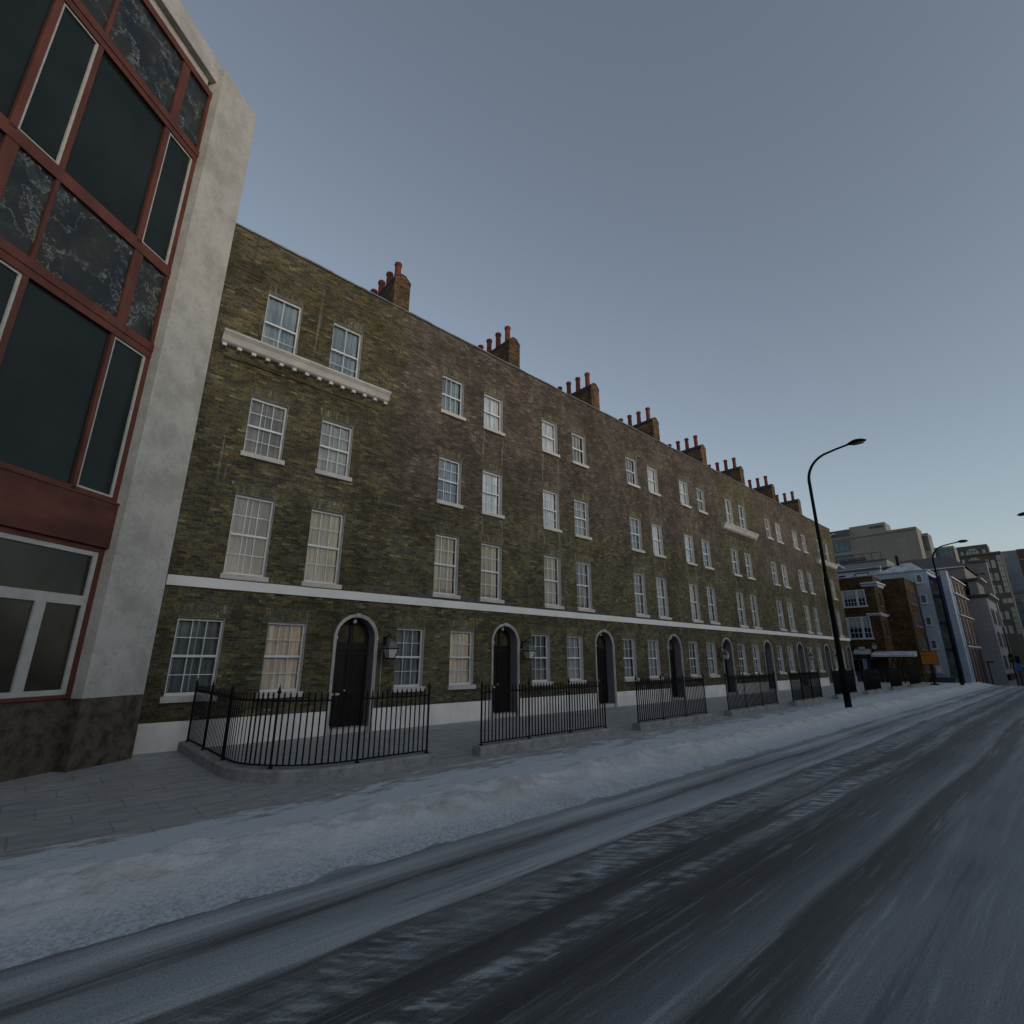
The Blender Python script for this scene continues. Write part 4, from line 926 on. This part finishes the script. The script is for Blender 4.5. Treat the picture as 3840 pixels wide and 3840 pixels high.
def car(x,y,rz,label,paint):
    z=zt(x); r=empty('parked_car',(x,y,z-.0),label,'car','cars parked down the hill',rz)
    m=MB((0,0,0),(1,0),(0,1)); prof=[(-2.1,.35),(2.1,.35),(2.15,.7),(1.95,.88),(1.1,.97),(.45,1.42),(-1.0,1.45),(-1.75,1.02),(-2.1,.95)]
    m2=MB((0,0,0),(1,0),(0,1)); m2.plate(prof,-.85,.85); m2.build('body',paint,r)
    g_=MB((0,0,0),(1,0),(0,1)); g_.plate([(.98,.99),(.43,1.38),(-.95,1.40),(-1.55,1.03)],-.86,.86); g_.build('windows',m_bgdark,r)
    for sx in (-1.35,1.35):
        for sy in (-.86,.70):
            w_=MB((0,0,0),(1,0),(0,1)); w_.tube([(sx,sy,.33),(sx,sy+.16,.33)],.33,14); w_.build('wheel',m_black,r)
    for sy in (-.7,.5):
        l_=MB((0,0,0),(1,0),(0,1)); l_.box(-2.14,-2.08,sy,sy+.2,.72,.86); l_.build('tail_lamp',m_pot,r)
car(64.0,9.15,R(0),'dark parked car between the orange sign and the second street lamp',M_plain('dark_car_paint',(.02,.022,.03),.3,.1))
car(84,4.3,R(0),'dark blue car far down the hill by the blue sign',M_plain('blue_car_paint',(.02,.03,.06),.3,.1))
bs=empty('blue_street_sign',(84,5.25,zt(84)),'small bright blue panel sign on a dark post far down the street','sign')
f=faceX(0.); f.plate([(-.22,2.65),(.2,2.7),(.24,3.4),(-.24,3.5)],0,.04); f.build('panel',M_plain('bright_blue_sign',(.012,.13,.42),.5,.08),bs); f=faceX(0.); f.tube([(0,-.05,0),(0,-.05,3.4)],.06,6); f.build('post',m_black,bs)
tl=empty('traffic_signal',(80,5.35,zt(80)),'tall dark pole carrying traffic signals, beside the blue sign','traffic light')
f=faceX(0.); f.tube([(0,0,0),(0,0,7.2)],.06,6); f.build('pole',m_black,tl)
f=faceX(0.); f.box(-.18,.18,.05,.35,3.4,4.3); f.box(-.65,-.3,.05,.3,3.3,4.1); f.box(-.6,.1,.0,.06,3.6,3.7); f.build('signal_head',m_black,tl)
for k in range(3): f=faceX(0.); f.lathe(-.0,.38,[(.02,3.5+.26*k),(.1,3.55+.26*k),(.02,3.6+.26*k)],8); f.build('lens',m_brass if k==1 else m_pot,tl)
pp=empty('slim_lamp_post',(78,7.2,zt(78)),'slim black post with a short top bar, before the pale stone building','lamp post')
f=faceX(0.); f.tube([(0,0,0),(0,0,3.35)],.05,6); f.box(-.5,.12,-.05,.05,3.33,3.43); f.build('pole',m_black,pp)
# ------------------------------------------------------------------ camera
f_,yaw,pitch,roll=1884.57,R(42.4877),R(16.3516),R(.0932)
cy,sy,cp,sp_=math.cos(yaw),math.sin(yaw),math.cos(pitch),math.sin(pitch)
F=Vector((sy*cp,cy*cp,sp_)); Rt=Vector((cy,-sy,0)); U=Rt.cross(F); cr,sr=math.cos(roll),math.sin(roll)
R2=cr*Rt+sr*U; U2=-sr*Rt+cr*U
cam=bpy.data.cameras.new('camera'); co=bpy.data.objects.new('camera',cam); COL.objects.link(co)
mt=Matrix((( R2.x,U2.x,-F.x,0),(R2.y,U2.y,-F.y,0),(R2.z,U2.z,-F.z,1.943),(0,0,0,1))); co.matrix_world=mt
cam.sensor_width=36; cam.lens=36*f_/3840; cam.clip_end=2000; cam.clip_start=.05; sc.camera=co
# ------------------------------------------------------------------ light
w=bpy.data.worlds.new('World'); sc.world=w; w.use_nodes=True; t=w.node_tree; bgn=t.nodes['Background']
sk=t.nodes.new('ShaderNodeTexSky'); sk.sky_type='NISHITA'; sk.sun_disc=False; SUN_EL,SUN_AZ=R(9),R(180)   # azimuth from +Y towards +X
sk.sun_elevation=SUN_EL; sk.sun_rotation=SUN_AZ; sk.air_density=1.0; sk.dust_density=1.0; sk.ozone_density=1.6; sk.altitude=0
hs=t.nodes.new('ShaderNodeHueSaturation'); hs.inputs['Saturation'].default_value=.60
t.links.new(sk.outputs[0],hs.inputs['Color']); t.links.new(hs.outputs[0],bgn.inputs[0]); bgn.inputs[1].default_value=.15
su=bpy.data.lights.new('sun','SUN'); su.energy=.25; su.angle=R(14); su.color=(1,.95,.88); so=bpy.data.objects.new('sun',su); COL.objects.link(so)
az=R(180); el=R(9)
dv=Vector((math.sin(az)*math.cos(el),math.cos(az)*math.cos(el),math.sin(el)))
so.rotation_euler=dv.to_track_quat('Z','Y').to_euler(); so.location=(10,-20,30)
sc.view_settings.view_transform='Standard'; sc.view_settings.look='None'; sc.view_settings.exposure=.32; sc.view_settings.gamma=1
sc.render.resolution_x=1024; sc.render.resolution_y=1024
sc.render.engine='CYCLES'
